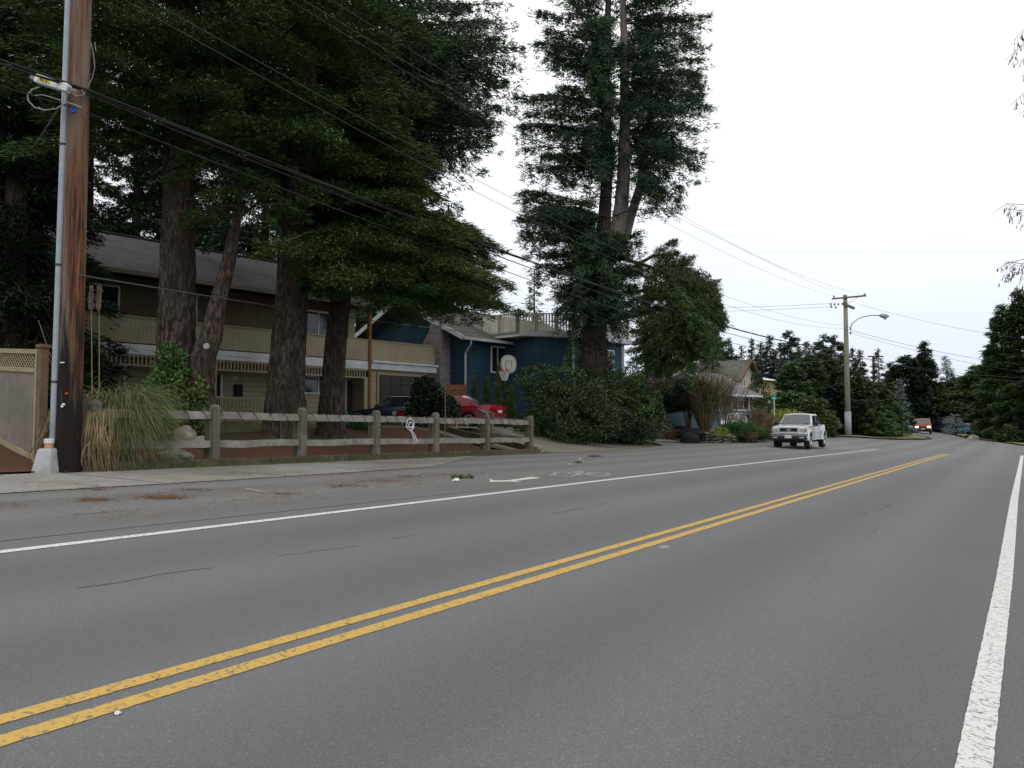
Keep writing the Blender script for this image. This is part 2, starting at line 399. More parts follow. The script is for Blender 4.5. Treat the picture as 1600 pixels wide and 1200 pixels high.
mb=MB();polyflat(mb,[(918,713),(928,711.6),(942,713),(930,715)],.016)
o=mb.build('drain_grate',mat('iron',(.03,.03,.03),(.05,.05,.05),rough=.6));tag(o,'dark flat drain cover in the asphalt in front of the driveway','drain cover')
#@@PART2
# ================================================================ HOUSES
fw=Vector((-math.sin(YAW),math.cos(YAW),0));rt=Vector((math.cos(YAW),math.sin(YAW),0))
def cam2w(X,d,z=0):
    v=rt*X+fw*d;v.z=z;return v
HD=rt*.663+fw*.749;HA=math.atan2(HD.y,HD.x)      # house facade direction
white=mat('white trim',(.62,.64,.67),(.70,.72,.74),scale=4,rough=.6,big=(.52,.53,.53),bigscale=1.2)
whitewin=mat('white vinyl',(.66,.67,.68),(.72,.73,.74),scale=4,rough=.5)
tanv=boards('tan board siding',(.38,.325,.215),(.43,.37,.25),'xy',.15,dirt=(.32,.28,.18))
tanh=boards('tan lap siding',(.38,.325,.21),(.42,.36,.24),'z',.22,dirt=(.32,.28,.17))
tanf=mat('tan paint',(.31,.265,.165),(.37,.32,.20),scale=5,rough=.7)
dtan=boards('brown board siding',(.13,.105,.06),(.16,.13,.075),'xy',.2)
shing=boards('asphalt shingle grey',(.045,.045,.047),(.078,.078,.082),'y',.14,groove=.55,bumps=1,dirt=(.035,.036,.035))
shing2=boards('asphalt shingle brown',(.075,.07,.062),(.125,.115,.10),'y',.14,groove=.55,bumps=1,dirt=(.055,.07,.035))
shing3=boards('asphalt shingle pale',(.14,.135,.14),(.20,.19,.195),'y',.16,groove=.6,bumps=1)
glassm=glass('window glass',(.012,.016,.018));curt=mat('dim curtain',(.05,.048,.045),(.08,.075,.07),scale=8,stretch=(6,6,.3))
rust=mat('stained post',(.16,.075,.03),(.23,.12,.05),scale=6)
darkin=mat('dark opening',(.015,.015,.015))
def window(P,x0,x1,y,z0,z1,parent,panes=2,fw_=.07,m=None,yn=-1,split=None,glassmat=None):
    """window on wall plane y (facing yn), local coords"""
    m=m or whitewin
    f=MB();t=.06
    f.box(x0-fw_,x1+fw_,y+yn*.002,y+yn*t,z1,z1+fw_);f.box(x0-fw_,x1+fw_,y+yn*.002,y+yn*(t+.03),z0-fw_,z0)
    f.box(x0-fw_,x0,y+yn*.002,y+yn*t,z0,z1);f.box(x1,x1+fw_,y+yn*.002,y+yn*t,z0,z1)
    cuts=split or [x0+(x1-x0)*k/panes for k in range(1,panes)]
    for c in cuts:f.box(c-.03,c+.03,y+yn*.004,y+yn*(t-.008),z0,z1)
    o=MB().box(x0,x1,y+yn*.002,y+yn*.03,z0,z1).build('window',glassmat or glassm,parent)
    f.build('frame',m,o);return o
def tan_house():
    # origin: right end of the balcony front, x along facade (away from camera), y back, z up from datum
    p=cam2w(-5.7+.663*2.49,38+.749*2.49);T=thing('house','two storey tan house with board balcony and grey shingle roof behind the big fir trunks','house',(p.x,p.y,0),HA)
    g0=.9
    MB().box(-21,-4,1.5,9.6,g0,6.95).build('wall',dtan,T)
    MB().box(-4.15,-.15,.12,8.5,g0,3.9).build('garage',tanh,T)
    MB().box(-21,-4.02,1.44,1.497,g0,3.9).build('lower_wall',tanh,T)
    # lower storey return wall beside porch
    # deck slab and fascia
    MB().box(-21,0,.03,1.49,3.95,4.2).build('balcony_floor',tanf,T)
    fa=MB();fa.box(-21,-4.3,-.03,.02,3.84,4.22);fa.box(-4.12,.12,-.06,-.0,3.86,4.24);fa.box(.06,.12,0.004,8.6,3.86,4.24);fa.box(-4.12,.2,-.16,-.064,4.18,4.27);fa.box(-21,-4.3,-.045,-.032,4.02,4.04)
    fa.build('fascia',white,T)
    pa=MB();pa.box(-21,-4.3,-.01,.05,4.27,5.22);pa.box(-4.1,0,-.012,.05,4.28,5.22);pa.box(-.05,.0,.052,8.5,4.28,5.22)
    pa.build('balcony_parapet',tanv,T)
    c=MB();c.box(-21,-4.3,-.05,.09,5.22,5.27);c.box(-4.1,.04,-.05,.09,5.222,5.272);c.box(-.09,.04,.092,8.5,5.222,5.272);c.build('parapet_cap',tanf,T)
    # slat valance under the balcony
    v=MB();v.box(-21,-4.3,0,.05,3.76,3.83);v.box(-21,-4.3,0,.05,3.40,3.46)
    x=-20.9
    while x<-4.35:
        v.box(x,x+.05,.005,.045,3.46,3.76);x+=.155
    v.build('valance',tanf,T)
    MB().box(-4.28,-4.13,-.06,.1,g0,6.9).build('post',rust,T)
    MB().box(-4.5,-4.3,-.02,.1,g0,3.4).build('post',tanf,T)
    for x in(-8.7,-12.0,-15.5): MB().box(x,x+.12,0,.12,g0,3.4).build('post',tanf,T)
    # porch railing
    v=MB();v.box(-12.,-8.7,.02,.08,2.28,2.35);v.box(-12,-8.7,.02,.08,1.35,1.41);x=-11.8
    while x<-8.75: v.box(x,x+.05,.03,.07,1.41,2.28);x+=.16
    v.build('porch_railing',tanf,T)
    # garage door with panels
    gd=mat('dark green grey door',(.043,.046,.036),(.055,.058,.045),rough=.5)
    d=MB();d.box(-3.58,-1.0,.06,.118,g0,3.62);
    for i in range(4):
        for j in range(5):
            x=-3.5+i*.64;z=1.2+j*.49;d.box(x,x+.56,.035,.059,z,z+.4)
    D=d.build('garage_door',gd,T,bevel=.01)
    tr=MB();tr.box(-3.68,-3.58,.03,.119,g0,3.62);tr.box(-1.0,-.9,.03,.119,g0,3.62);tr.box(-3.68,-.9,.03,.119,3.62,3.72);tr.build('frame',tanf,D)
    # windows
    window('w',-6.9,-5.3,1.44,2.70,3.52,T,2);window('w',-7.0,-5.2,1.5,5.3,6.5,T,2,.09)
    window('w',-12.9,-12.1,1.5,5.2,6.6,T,1);window('w',-16.5,-15.2,1.5,5.3,6.5,T,2)
    window('w',-19.5,-17.5,1.44,2.4,3.4,T,2)
    MB().box(-4.5,-4.1,1.3,1.499,4.27,6.9).build('corner_board',tanf,T)
    dr=MB();dr.box(-5.0,-4.2,1.38,1.438,g0,3.35);dd=dr.build('door',mat('dark door',(.05,.045,.04),(.06,.055,.05)),T)
    MB().box(-4.62,-4.52,1.32,1.379,g0,3.35).build('frame',white,dd);MB().box(-4.8,-4.66,1.30,1.379,2.25,2.3).build('handle',mat('brass',(.5,.45,.3),metal=1,rough=.3),dd)
    dr=MB();dr.box(-11.7,-11.0,1.38,1.438,g0,3.3);dd=dr.build('door',mat('blue black door',(.02,.025,.035),(.03,.035,.045)),T)
    MB().box(-11.0,-10.9,1.36,1.437,g0,3.36).build('frame',white,dd)
    MB().box(-10.35,-10.0,1.3,1.438,2.35,2.95).build('mailbox',darkin,T,bevel=.02)
    me=text_mesh('120',.26);o=link('house_number',me,whitewin,T);o.location=(-10.3,1.42,3.22);o.rotation_euler=(R(90),0,R(8))
    # string light clutter hanging: icicle wires
    # roof
    r=MB();e0,rz,k=6.9,9.45,5.3
    r.prism([(-.35,e0),(k,rz),(2*k+.35,e0),(2*k+.35,e0-.16),(k,rz-.16),(-.35,e0-.16)],-21.6,-3.4,lambda x,y,z:(y,x,z))
    Rf=r.build('roof',shing,T)
    rc=MB();rc.bar((-21.6,k,rz+.02),(-3.4,k,rz+.02),.3,.06);rc.build('ridge_cap',mat('ridge',(.05,.05,.052),(.07,.07,.07)),Rf)
    gt=MB();gt.box(-21.6,-3.4,-.49,-.36,e0-.17,e0-.01);gt.build('gutter',mat('brown gutter',(.12,.10,.07),(.15,.125,.09),rough=.5),Rf)
    s=MB();s.prism([(-.2,6.72),(k,9.25),(2*k,6.72),(9.6,6.9),(1.5,6.9)],-4.05,-3.99,lambda x,y,z:(y,x,z));s.build('gable_wall',dtan,T)
    br=mat('chimney brick',(.17,.15,.14),(.27,.24,.22),scale=9,bump=.5,stretch=(1,1,3))
    ch=MB();ch.box(-3.98,-3.2,3.4,4.4,g0,9.95);Cc=ch.build('chimney',br,T);MB().box(-4.06,-3.12,3.32,4.48,9.95,10.07).build('chimney_cap',mat('dark cap',(.05,.05,.05)),Cc)
    return T
tan_house()
blue=boards('blue lap siding',(.030,.084,.128),(.040,.102,.152),'z',.26,groove=.35,bumps=1,dirt=(.024,.064,.10))
bluef=mat('blue paint',(.05,.13,.19),(.06,.15,.22),scale=3)
stone=mat('grey stone veneer',(.20,.195,.195),(.40,.385,.375),scale=7,bump=1,bscale=14,stretch=(1,1,2.6),big=(.24,.17,.16),bigscale=3)
def blue_house():
    # origin under near corner of the gable wall; x to the right along facade, y back
    p=cam2w(-2.46,40.5);T=thing('house','dark blue lap sided house with white railed roof deck, stone chimney and white rake boards','house',(p.x,p.y,0),HA)
    hd=Vector((.663,.749));bk=Vector((-.749,.663));o2=Vector((-2.46,40.5))
    def loc(X,d):
        v=Vector((X,d))-o2;return v.dot(hd),v.dot(bk)
    g0=.2;EZ=5.95;PK=8.15;hw=4.8
    b=MB();b.prism([(0,g0),(0,EZ),(hw,PK-.15),(2*hw,EZ),(2*hw,g0)],0,12,lambda x,y,z:(y,x,z))
    b.build('wall',blue,T)
    r=MB()
    sl=(PK-EZ+.0)/hw;ov=.55
    r.prism([(-ov,EZ-ov*sl+.05),(hw,PK+.05),(2*hw+ov,EZ-ov*sl+.05),(2*hw+ov,EZ-ov*sl-.08),(hw,PK-.09),(-ov,EZ-ov*sl-.08)],-.72,12.4,lambda x,y,z:(y,x,z))
    Rf=r.build('roof',shing2,T)
    rk=MB()
    for a,c in(((-ov,EZ-ov*sl),(hw,PK)),((2*hw+ov,EZ-ov*sl),(hw,PK))):
        rk.bar((-.75,a[0],a[1]),(-.75,c[0],c[1]),.05,.24)
    rk.build('rake_board',white,Rf)
    gt=MB();gt.box(-.72,12.4,-ov-.13,-ov-.005,EZ-ov*sl-.1,EZ-ov*sl+.05);gt.build('gutter',white,Rf)
    ds=MB();ds.tube([(-.2,-ov-.06,EZ-ov*sl-.08),(-.2,-ov-.06,EZ-ov*sl-.3),(-.06,-.06,4.95),(-.06,-.06,1.0)],.05,6);ds.build('downspout',white,T)
    # chimney with sloped shoulder, protrudes from gable wall (x<0)
    ch=MB();ch.prism([(1.2,g0),(1.2,9.3),(1.9,9.3),(1.9,6.9),(1.2,6.0)] and [(1.15,g0),(1.15,9.0),(2.0,9.0),(2.0,6.3),(2.75,5.3),(2.75,g0)],-.75,-.003,lambda x,y,z:(y,x,z))
    ch.build('chimney',stone,T)
    # main window: 3-part picture window on the road wall
    def winx(px): # x on plane y=0 for pixel column
        k=(px-800)/1200;a=o2;return (k*a.y-a.x)/(.663-k*.749)
    x0,x1=winx(768),winx(822)
    window('w',x0,x1,-.0,4.1,5.42,T,split=[x0+.45,x1-.45],fw_=.09)
    # wing: plan polygon
    A=loc((836-800)/1200*41.4,41.4);B=loc((893-800)/1200*42.0,42.0);Cc=loc((972-800)/1200*45.7,45.7)
    D=(Cc[0],6.5);E=(A[0]-.2,6.5)
    plan=[A,B,Cc,D,E]
    wz=5.92
    def ext(pl,z0,z1):
        m=MB();n=len(pl);m.add([(x,y,z0) for x,y in pl]+[(x,y,z1) for x,y in pl],[tuple(range(n)),tuple(range(n,2*n))]+[(i,(i+1)%n,(i+1)%n+n,i+n) for i in range(n)]);return m
    ext(plan,g0,wz).build('wing_wall',blue,T)
    A2=loc((812-800)/1200*41.0,41.0);B2=(B[0]-.05,B[1]-.45);C2=(Cc[0]+.45,Cc[1]-.45)
    pl2=[A2,B2,C2,(C2[0],6.4),(A2[0],6.4)]
    ext(pl2,wz+.003,wz+.12).build('eave',white,T)
    A3=(A2[0],A2[1]);f=MB()
    for p_,q_ in((A2,B2),(B2,C2),(C2,(C2[0],6.4))): f.bar((*p_,wz+.16),(*q_,wz+.16),.06,.26)
    f.build('fascia',white,T)
    ext([(x,y) for x,y in pl2],wz+.125,wz+.25).build('roof_deck',mat('deck membrane',(.2,.2,.19),(.25,.25,.24)),T)
    # railing
    wr=mat('weathered white railing',(.64,.64,.60),(.74,.73,.69),scale=5,big=(.50,.49,.38),bigscale=1.5)
    wp=mat('weathered post',(.34,.29,.22),(.44,.38,.29),scale=5)
    rl=MB();zb=wz+.36;zt=wz+1.3
    def rail(p_,q_,posts):
        p_=Vector(p_);q_=Vector(q_);n=int((q_-p_).length/.155)
        rl.bar((*p_,zt),(*q_,zt),.09,.05);rl.bar((*p_,zb),(*q_,zb),.06,.06)
        for i in range(n+1):
            u=p_.lerp(q_,i/n);rl.box(u.x-.042,u.x+.042,u.y-.03,u.y+.03,zb-.08,zt-.02)
        for i in range(posts+1):
            u=p_.lerp(q_,i/posts);MB().box(u.x-.07,u.x+.07,u.y-.07,u.y+.07,wz+.25,zt+.02).build('railing_post',wp,T)
    ins=lambda p_,dx,dy:(p_[0]+dx,p_[1]+dy)
    rail(ins(A2,.12,.25),ins(B2,.05,.2),3);rail(ins(B2,.05,.2),ins(C2,-.2,.2),4);rail(ins(A2,.12,.25),ins(A2,.12,5.5),4)
    rl.build('railing',wr,T)
    # windows in the wing's road face (B->C)
    u=Vector((Cc[0]-B[0],Cc[1]-B[1]));Lw=u.length;u.normalize()
    wing=bpy.data.objects.new('wing_front',MB().box(0,Lw,-.012,-.002,4.0,wz-.01).build('x',blue).data)
    bpy.data.objects.remove(bpy.data.objects['x']);C.objects.link(wing);wing.parent=T;wing.location=(B[0],B[1],0);wing.rotation_euler=(0,0,math.atan2(u.y,u.x))
    for a,b in((.85,1.75),(3.05,4.0)):
        o=window('w',a,b,-.012,4.42,5.45,wing,2,.08)
        mu=MB();mu.box(a,b,-.075,-.045,4.9,4.95);mu.build('muntin',whitewin,o)
    # downspouts
    for q in(B,Cc):
        MB().bar((q[0],q[1]-.1,g0+.3),(q[0],q[1]-.1,wz),.09,.09).build('downspout',white,T)
    # lower blue wall right of the wing with a cap, stairs above it
    x=Cc[0]+.1
    MB().box(x,x+2.3,.9,1.1,g0,4.1).build('yard_wall',blue,T);MB().box(x-.02,x+2.35,.84,1.16,4.1,4.18).build('wall_cap',white,T)
    st=MB();sx=x+.2
    for i in range(9): st.box(sx+.25*i,sx+.25*i+.28,2,3,5.95-.22*i,5.99-.22*i)
    S_=st.build('staircase',mat('dark green stair',(.03,.06,.06),(.05,.08,.08)),T)
    q=MB();q.prism([(sx-.1,6.1),(sx-.1,7.2),(sx+.35,7.2),(sx+2.35,5.4),(sx+2.35,4.25)],1.85,1.92);q.build('stair_panel',wr,S_)
    q=MB();q.box(sx+1.95,sx+2.75,1.7,1.78,4.25,5.25);q.build('screen_panel',wr,S_)
    MB().box(sx-.1,sx+.1,1.94,2.1,4,6).build('post',rust,S_);MB().box(sx+2.6,sx+2.7,1.8,1.95,4,5.2).build('post',rust,S_)
    return T
blue_house()
def gable_house():
    bl=boards('pale blue siding',(.085,.145,.215),(.11,.17,.24),'z',.22,dirt=(.10,.15,.2))
    p=cam2w((1092-800)/1200*57,57);T=thing('house','pale blue bungalow with grey hip roof and white window strip behind the rock garden','house',(p.x,p.y,0),HA-R(6))
    # x right along road facade, y back
    MB().box(.9,7.2,0,6.4,.2,3.5).build('wall',bl,T)
    b=MB();b.prism([(.3,.2),(.3,4.3),(1.6,5.15),(4.9,3.75),(9,3.55),(9,.2)],.5,.897,lambda x,y,z:(y,x,z));b.build('gable_wall',bl,T)
    r=MB();z0,z1=3.45,5.2
    r.add([(.6,-.6,z0),(7.9,-.6,z0),(7.9,6.6,z0),(.6,6.6,z0),(.6,1.9,z1),(6.6,2.3,z1+.1),(.6,-.6,z0-.12),(7.9,-.6,z0-.12),(7.9,6.6,z0-.12),(.6,6.6,z0-.12)],
      [(0,1,5,4),(1,2,5),(2,3,4,5),(3,0,4),(6,7,1,0),(7,8,2,1),(8,9,3,2),(9,6,0,3),(6,9,8,7)])
    Rf=r.build('roof',shing3,T)
    q=MB();q.bar((.45,.0,4.15),(.45,1.6,5.3),.12,.2);q.bar((.45,1.6,5.3),(.45,5.2,3.75),.12,.2);q.build('rake_board',white,Rf)
    q=MB();q.box(.55,7.95,-.72,-.6,z0-.14,z0+.02);q.build('gutter',white,Rf)
    window('w',4.6,6.9,-.0,2.35,3.25,T,3,.14);window('w',1.7,3.0,0,2.3,3.2,T,2)
    MB().box(4.3,7.2,-.12,-.003,.8,2.2).build('bay_base',mat('blue panel',(.10,.19,.28),(.12,.21,.3)),T)
    q=MB();q.box(-1.0,7.2,-2.6,-2.4,.1,1.25);q.box(-1.1,7.3,-2.7,-2.3,1.25,1.36);q.build('porch_wall',mat('pale stucco',(.42,.42,.42),(.5,.5,.5)),T)
    # carport wing to the left with white metal roof
    MB().box(-3.4,.45,5.2,9,.2,4.2).build('carport_wall',bl,T)
    MB().box(-3.6,.48,4.9,9.1,4.2,4.62,lambda x,y,z:(x,y,z+(.25 if y>5 else 0))).build('metal_roof',mat('metal roof',(.5,.5,.52),(.6,.6,.62),rough=.4),T)
    return T
gable_house()
def small_house(name_label,px,d,zg,wall,roofm,w_,dp,eave,ridge,rz=0,wins=(),cat='house',kind='gable'):
    x,y=XY(px,d);T=thing('house',name_label,cat,(x,y,zg),HA+rz)
    b=MB()
    if kind=='gable':
        b.prism([(0,0),(0,eave),(dp/2,ridge-.1),(dp,eave),(dp,0)],0,w_,lambda a,yy,z:(yy,a,z));b.build('wall',wall,T)
        s=(ridge-eave)/(dp/2);r=MB();r.prism([(-.5,eave-.5*s+.06),(dp/2,ridge+.06),(dp+.5,eave-.5*s+.06),(dp+.5,eave-.5*s-.1),(dp/2,ridge-.1),(-.5,eave-.5*s-.1)],-.6,w_+.5,lambda a,yy,z:(yy,a,z));Rf=r.build('roof',roofm,T)
        for a,c in(((-.5,eave-.5*s),(dp/2,ridge)),((dp+.5,eave-.5*s),(dp/2,ridge))):
            MB().bar((-.64,a[0],a[1]),(-.64,c[0],c[1]),.06,.22).build('rake_board',mat('brown fascia',(.14,.06,.035),(.18,.08,.05)),Rf)
    else:
        b.box(0,w_,0,dp,0,eave);b.build('wall',wall,T);r=MB();i=min(w_,dp)/2
        r.add([(-.6,-.6,eave-.1),(w_+.6,-.6,eave-.1),(w_+.6,dp+.6,eave-.1),(-.6,dp+.6,eave-.1),(i,i,ridge),(w_-i+.05,dp-i,ridge)],[(0,1,5,4),(1,2,5),(2,3,4,5),(3,0,4),(0,3,2,1)]);r.build('roof',roofm,T)
    for f,a,b_,z0,z1 in wins:
        if f=='f': window('w',a,b_,0,z0,z1,T,2,.08)
        else:
            fr=MB();o=MB().box(-.04,-.002,a,b_,z0,z1).build('window',glassm,T)
            fr.box(-.07,-.003,a-.1,b_+.1,z1,z1+.1);fr.box(-.07,-.003,a-.1,b_+.1,z0-.1,z0);fr.box(-.07,-.003,a-.1,a,z0,z1);fr.box(-.07,-.003,b_,b_+.1,z0,z1);fr.build('frame',whitewin,o)
    return T
bk_=cam2w(0,0)
T=small_house('wide brown hip roofed house on the rise behind the pale blue bungalow',1075,88,.4,mat('beige wall',(.3,.27,.22),(.34,.3,.25)),shing2,11,10,5.6,8.4,kind='hip')
T=small_house('cream chalet with steep brown gable and two small dark windows',1182,86,.4,mat('cream wall',(.42,.40,.36),(.47,.45,.41)),shing2,9,4.6,5.75,7.75,rz=R(90),wins=(('g',1.0,1.4,4.9,5.6),('g',2.9,3.3,4.9,5.6)))
T=small_house('ochre yellow house with flat white roof half hidden by the cypress',1186,92,.4,mat('ochre wall',(.38,.28,.13),(.43,.32,.16)),mat('white roof',(.5,.5,.52),(.6,.6,.62)),7,6,6.1,6.9,kind='hip',wins=(('f',.6,1.6,3.9,5.2),('g',1.0,2.0,3.6,4.8)))
# ================================================================ FENCES
wood=mat('weathered rail wood',(.085,.074,.062),(.185,.166,.142),scale=5,stretch=(1.2,1.2,1.2),bump=.6,bscale=25,big=(.10,.092,.06),bigscale=1.6,rough=.9)
woodr=mat('weathered rail board',(.19,.175,.155),(.31,.29,.26),scale=4,bump=.5,bscale=30,big=(.15,.14,.12),bigscale=2.5,rough=.9)
wooddk=mat('dark backing board',(.07,.06,.035),(.12,.11,.06),scale=5)
KZ=.17
FX=-14.15
posts=[7.5,10.0,12.35,14.85,17.3,19.85,22.45]
T=thing('rail_fence','weathered grey two rail timber fence wound with a cord of fairy lights around the yard','fence',(FX,7.5,gz(FX,7.5)))
def kz(s): return g(14.0,s)+KZ
rngp=random.Random(11)
for i,s in enumerate(posts):
    z=kz(s);m=MB();a=.085;ln=rngp.uniform(-.012,.012)
    m.box(FX-a,FX+a,s-a,s+a,z-.02,z+1.08,lambda x,y,zz:(x+ln*(zz-z),y+ln*(zz-z),zz))
    m.add([(FX-a,s-a,z+1.08),(FX+a,s-a,z+1.08),(FX+a,s+a,z+1.08),(FX-a,s+a,z+1.08),(FX-a+.04,s-a+.04,z+1.14),(FX+a-.04,s-a+.04,z+1.14),(FX+a-.04,s+a-.04,z+1.14),(FX-a+.04,s+a-.04,z+1.14)],[(0,1,5,4),(1,2,6,5),(2,3,7,6),(3,0,4,7),(4,5,6,7)])
    P_=m.build('post',wood,T,world=True,bevel=.012)
    MB().box(FX-.17,FX-.09,s-.12,s-.03,z,z+1.03).build('backing_board',wooddk,P_,world=True)
for i in range(len(posts)-1):
    a,b=posts[i],posts[i+1]
    for h0,h1 in((.83,.99),(.24,.39)):
        m=MB();n=10;vs=[];
        dz=rngp.uniform(-.012,.012)
        for k in range(n+1):
            s=a+.09+(b-a-.18)*k/n;z=kz(s)+dz*math.sin(k*.6)
            for x,zz in((FX-.05,h0),(FX+.01,h0),(FX+.01,h1),(FX-.05,h1)):vs.append((x,s,z+zz+mnoise.noise(Vector((s*2,zz*3,i)))*.012))
        m.add(vs,[(4*k+j,4*k+(j+1)%4,4*k+4+(j+1)%4,4*k+4+j) for k in range(n) for j in range(4)]+[(0,1,2,3),(4*n+3,4*n+2,4*n+1,4*n)])
        m.build('rail',woodr,T,world=True)
# return along the driveway
rp=[(FX,22.45),(-16.4,23.3),(-18.9,25.4)]
for x,y in rp[1:]:
    z=gz(x,y)+.05;m=MB().box(x-.08,x+.08,y-.08,y+.08,z-.1,z+1.12);m.build('post',wood,T,world=True,bevel=.015)
for a,b in zip(rp,rp[1:]):
    for h in(.9,.31):
        za=gz(*a)+.1 if a!=rp[0] else kz(22.45);zb=gz(*b)+.05
        MB().bar((*a,za+h),(*b,zb+h),.06,.15).build('rail',woodr,T,world=True)
# cord of lights wound round the upper rail
m=MB();pts=[];s=8.3
while s<22.4:
    z=kz(s);k=s*2*math.pi/.42
    pts.append((FX-.02+.052*math.sin(k)+ (.012 if math.sin(k)>0 else 0),s+rngp.uniform(-.01,.01),z+.91+.105*math.cos(k)));s+=.035
m.tube(pts,.0065,4);m.build('light_cord',mat('dark green cord',(.01,.015,.01)),T,world=True)
m=MB()
for i in range(0,len(pts),9):
    p=Vector(pts[i]);m.tube([p,p+Vector((rngp.uniform(-.01,.03),rngp.uniform(-.02,.02),-.035))],[.006,.004],5)
m.build('fairy_light',mat('pale bulb',(.35,.33,.3),(.4,.4,.4),rough=.2),T,world=True)
# timber kerb
T=thing('timber_kerb','low dark landscape timbers edging the yard under the rail fence','kerb',(-14.0,6.2,gz(-14,6.2)))
tk=mat('kerb timber',(.045,.042,.025),(.10,.09,.06),scale=6,bump=.6,big=(.05,.055,.02),bigscale=1.2,rough=.95);tk2=mat('brown kerb timber',(.07,.05,.035),(.11,.085,.06),scale=6,bump=.6)
segs=[7.3,9.0,11.4,13.8,16.2,18.6,20.6,23.0]
for i,(a,b) in enumerate(zip(segs,segs[1:])):
    m=MB();x0,x1=-14.28,-14.06
    off=rngp.uniform(-.015,.015)
    m.add([(x,y,(g(14.1,y)+(KZ if t else -.05)+off*.3)) for x in(x0+off,x1+off) for y in(a+.008,b-.008) for t in(0,1)],[(0,1,3,2),(4,6,7,5),(0,4,5,1),(2,3,7,6),(0,2,6,4),(1,5,7,3)])
    m.build('timber',tk2 if i==len(segs)-2 else tk,T,world=True,bevel=.015)
m=MB();m.bar((-14.2,22.9,gz(-14.2,22.9)+.12),(-18.8,23.2,gz(-18.8,23.2)+.1),.18,.2);m.build('timber',tk,T,world=True,bevel=.015)
# wire ornament hanging on the fence
x,y=FX+.09,16.1;z=kz(16.1)
T=thing('wire_ornament','white rope light ornament hanging from the upper fence rail','ornament',(x,y,z+.9))
wt=mat('white rope light',(.6,.6,.62),(.7,.7,.7),rough=.4)
m=MB()
for cy,cz,ra,rb in((0,-.12,.16,.16),(.02,-.14,.085,.08)):
    m.tube([(x,y+cy+ra*math.cos(t/14*6.283)+.012*math.sin(t*2.2),z+.9+cz+rb*math.sin(t/14*6.283)) for t in range(15)],.013,5)
m.tube([(x,y-.12,z+.67),(x,y+.05,z+.58),(x,y+.18,z+.30),(x,y+.30,z+.30),(x,y+.17,z+.52),(x,y+.04,z+.62)],.013,5)
m.tube([(x,y+.02,z+.6),(x,y+.1,z+.5),(x,y+.2,z+.38)],.011,5);m.tube([(x,y-.2,z+.72),(x,y+.16,z+.70)],.012,5);m.tube([(x,y-.02,z+.9),(x,y,z+1.0)],.008,4)
m.build('ornament_loop',wt,T,world=True)
# tan privacy fence at left
a=onground(62,14.6);dirv=(XY(0,15.5)[0]-a.x,XY(0,15.5)[1]-a.y);q=math.hypot(*dirv);ang=math.atan2(dirv[1],dirv[0])
T=thing('privacy_fence','tall wooden board fence with lattice top at the left edge of the yard','fence',(a.x,a.y,0),ang)
tb=boards('greying cedar boards',(.16,.135,.125),(.24,.205,.19),'x',.14,dirt=(.14,.13,.08),groove=.4)
tf=mat('tan fence frame',(.25,.215,.13),(.32,.28,.18),scale=5);tdk=mat('brown fence post',(.13,.085,.045),(.18,.12,.07),scale=5,bump=.3)
LL=3.2;zt=2.66
def zb(x): return .52+.21*x
SH0=lambda m:(setattr(m,'v',[(x,y,z+.065*x if z>2 else z) for x,y,z in m.v]),m)[1]
m=MB();m.add([(0,0,zb(0)+.12),(LL,0,zb(LL)+.12),(LL,0,2.25),(0,0,2.25),(0,-.03,zb(0)+.12),(LL,-.03,zb(LL)+.12),(LL,-.03,2.25),(0,-.03,2.25)],[(0,1,2,3),(7,6,5,4),(0,4,5,1),(3,2,6,7),(0,3,7,4),(1,5,6,2)]);SH0(m).build('board_panel',tb,T)
SH=lambda m:(setattr(m,'v',[(x,y,z+.065*x if z>2 else z) for x,y,z in m.v]),m)[1]
m=MB();k=-.5
while k<LL:
    for sgn in(1,-1):
        x0,x1=(k,k+.31)if sgn>0 else (k+.31,k)
        if min(x0,x1)>0: m.bar((x0,.012*sgn,2.32),(x1,.012*sgn,2.62),.018,.008,up=(0,1,0))
    k+=.10
SH(m).build('lattice',tf,T)
m=MB();m.box(0,LL,-.05,.03,2.24,2.33);SH(m).build('lattice_rail',tf,T);m=MB();m.box(0,LL,-.05,.03,2.6,2.69);SH(m).build('top_rail',tf,T)
m=MB();m.add([(0,.04,zb(0)),(LL,.04,zb(LL)),(LL,.04,zb(LL)+.12),(0,.04,zb(0)+.12),(0,-.04,zb(0)),(LL,-.04,zb(LL)),(LL,-.04,zb(LL)+.12),(0,-.04,zb(0)+.12)],[(0,1,2,3),(7,6,5,4),(0,4,5,1),(3,2,6,7),(0,3,7,4),(1,5,6,2)]);m.build('bottom_rail',tf,T)
m=MB();m.box(-.13,0,-.07,.07,.3,2.72);m.build('post',tdk,T);m=MB();m.box(-.165,.03,-.1,.1,2.72,2.78);m.build('post_cap',tdk,T)
MB().box(-.004,.06,.071,.09,.45,2.7).build('trim',tf,T)
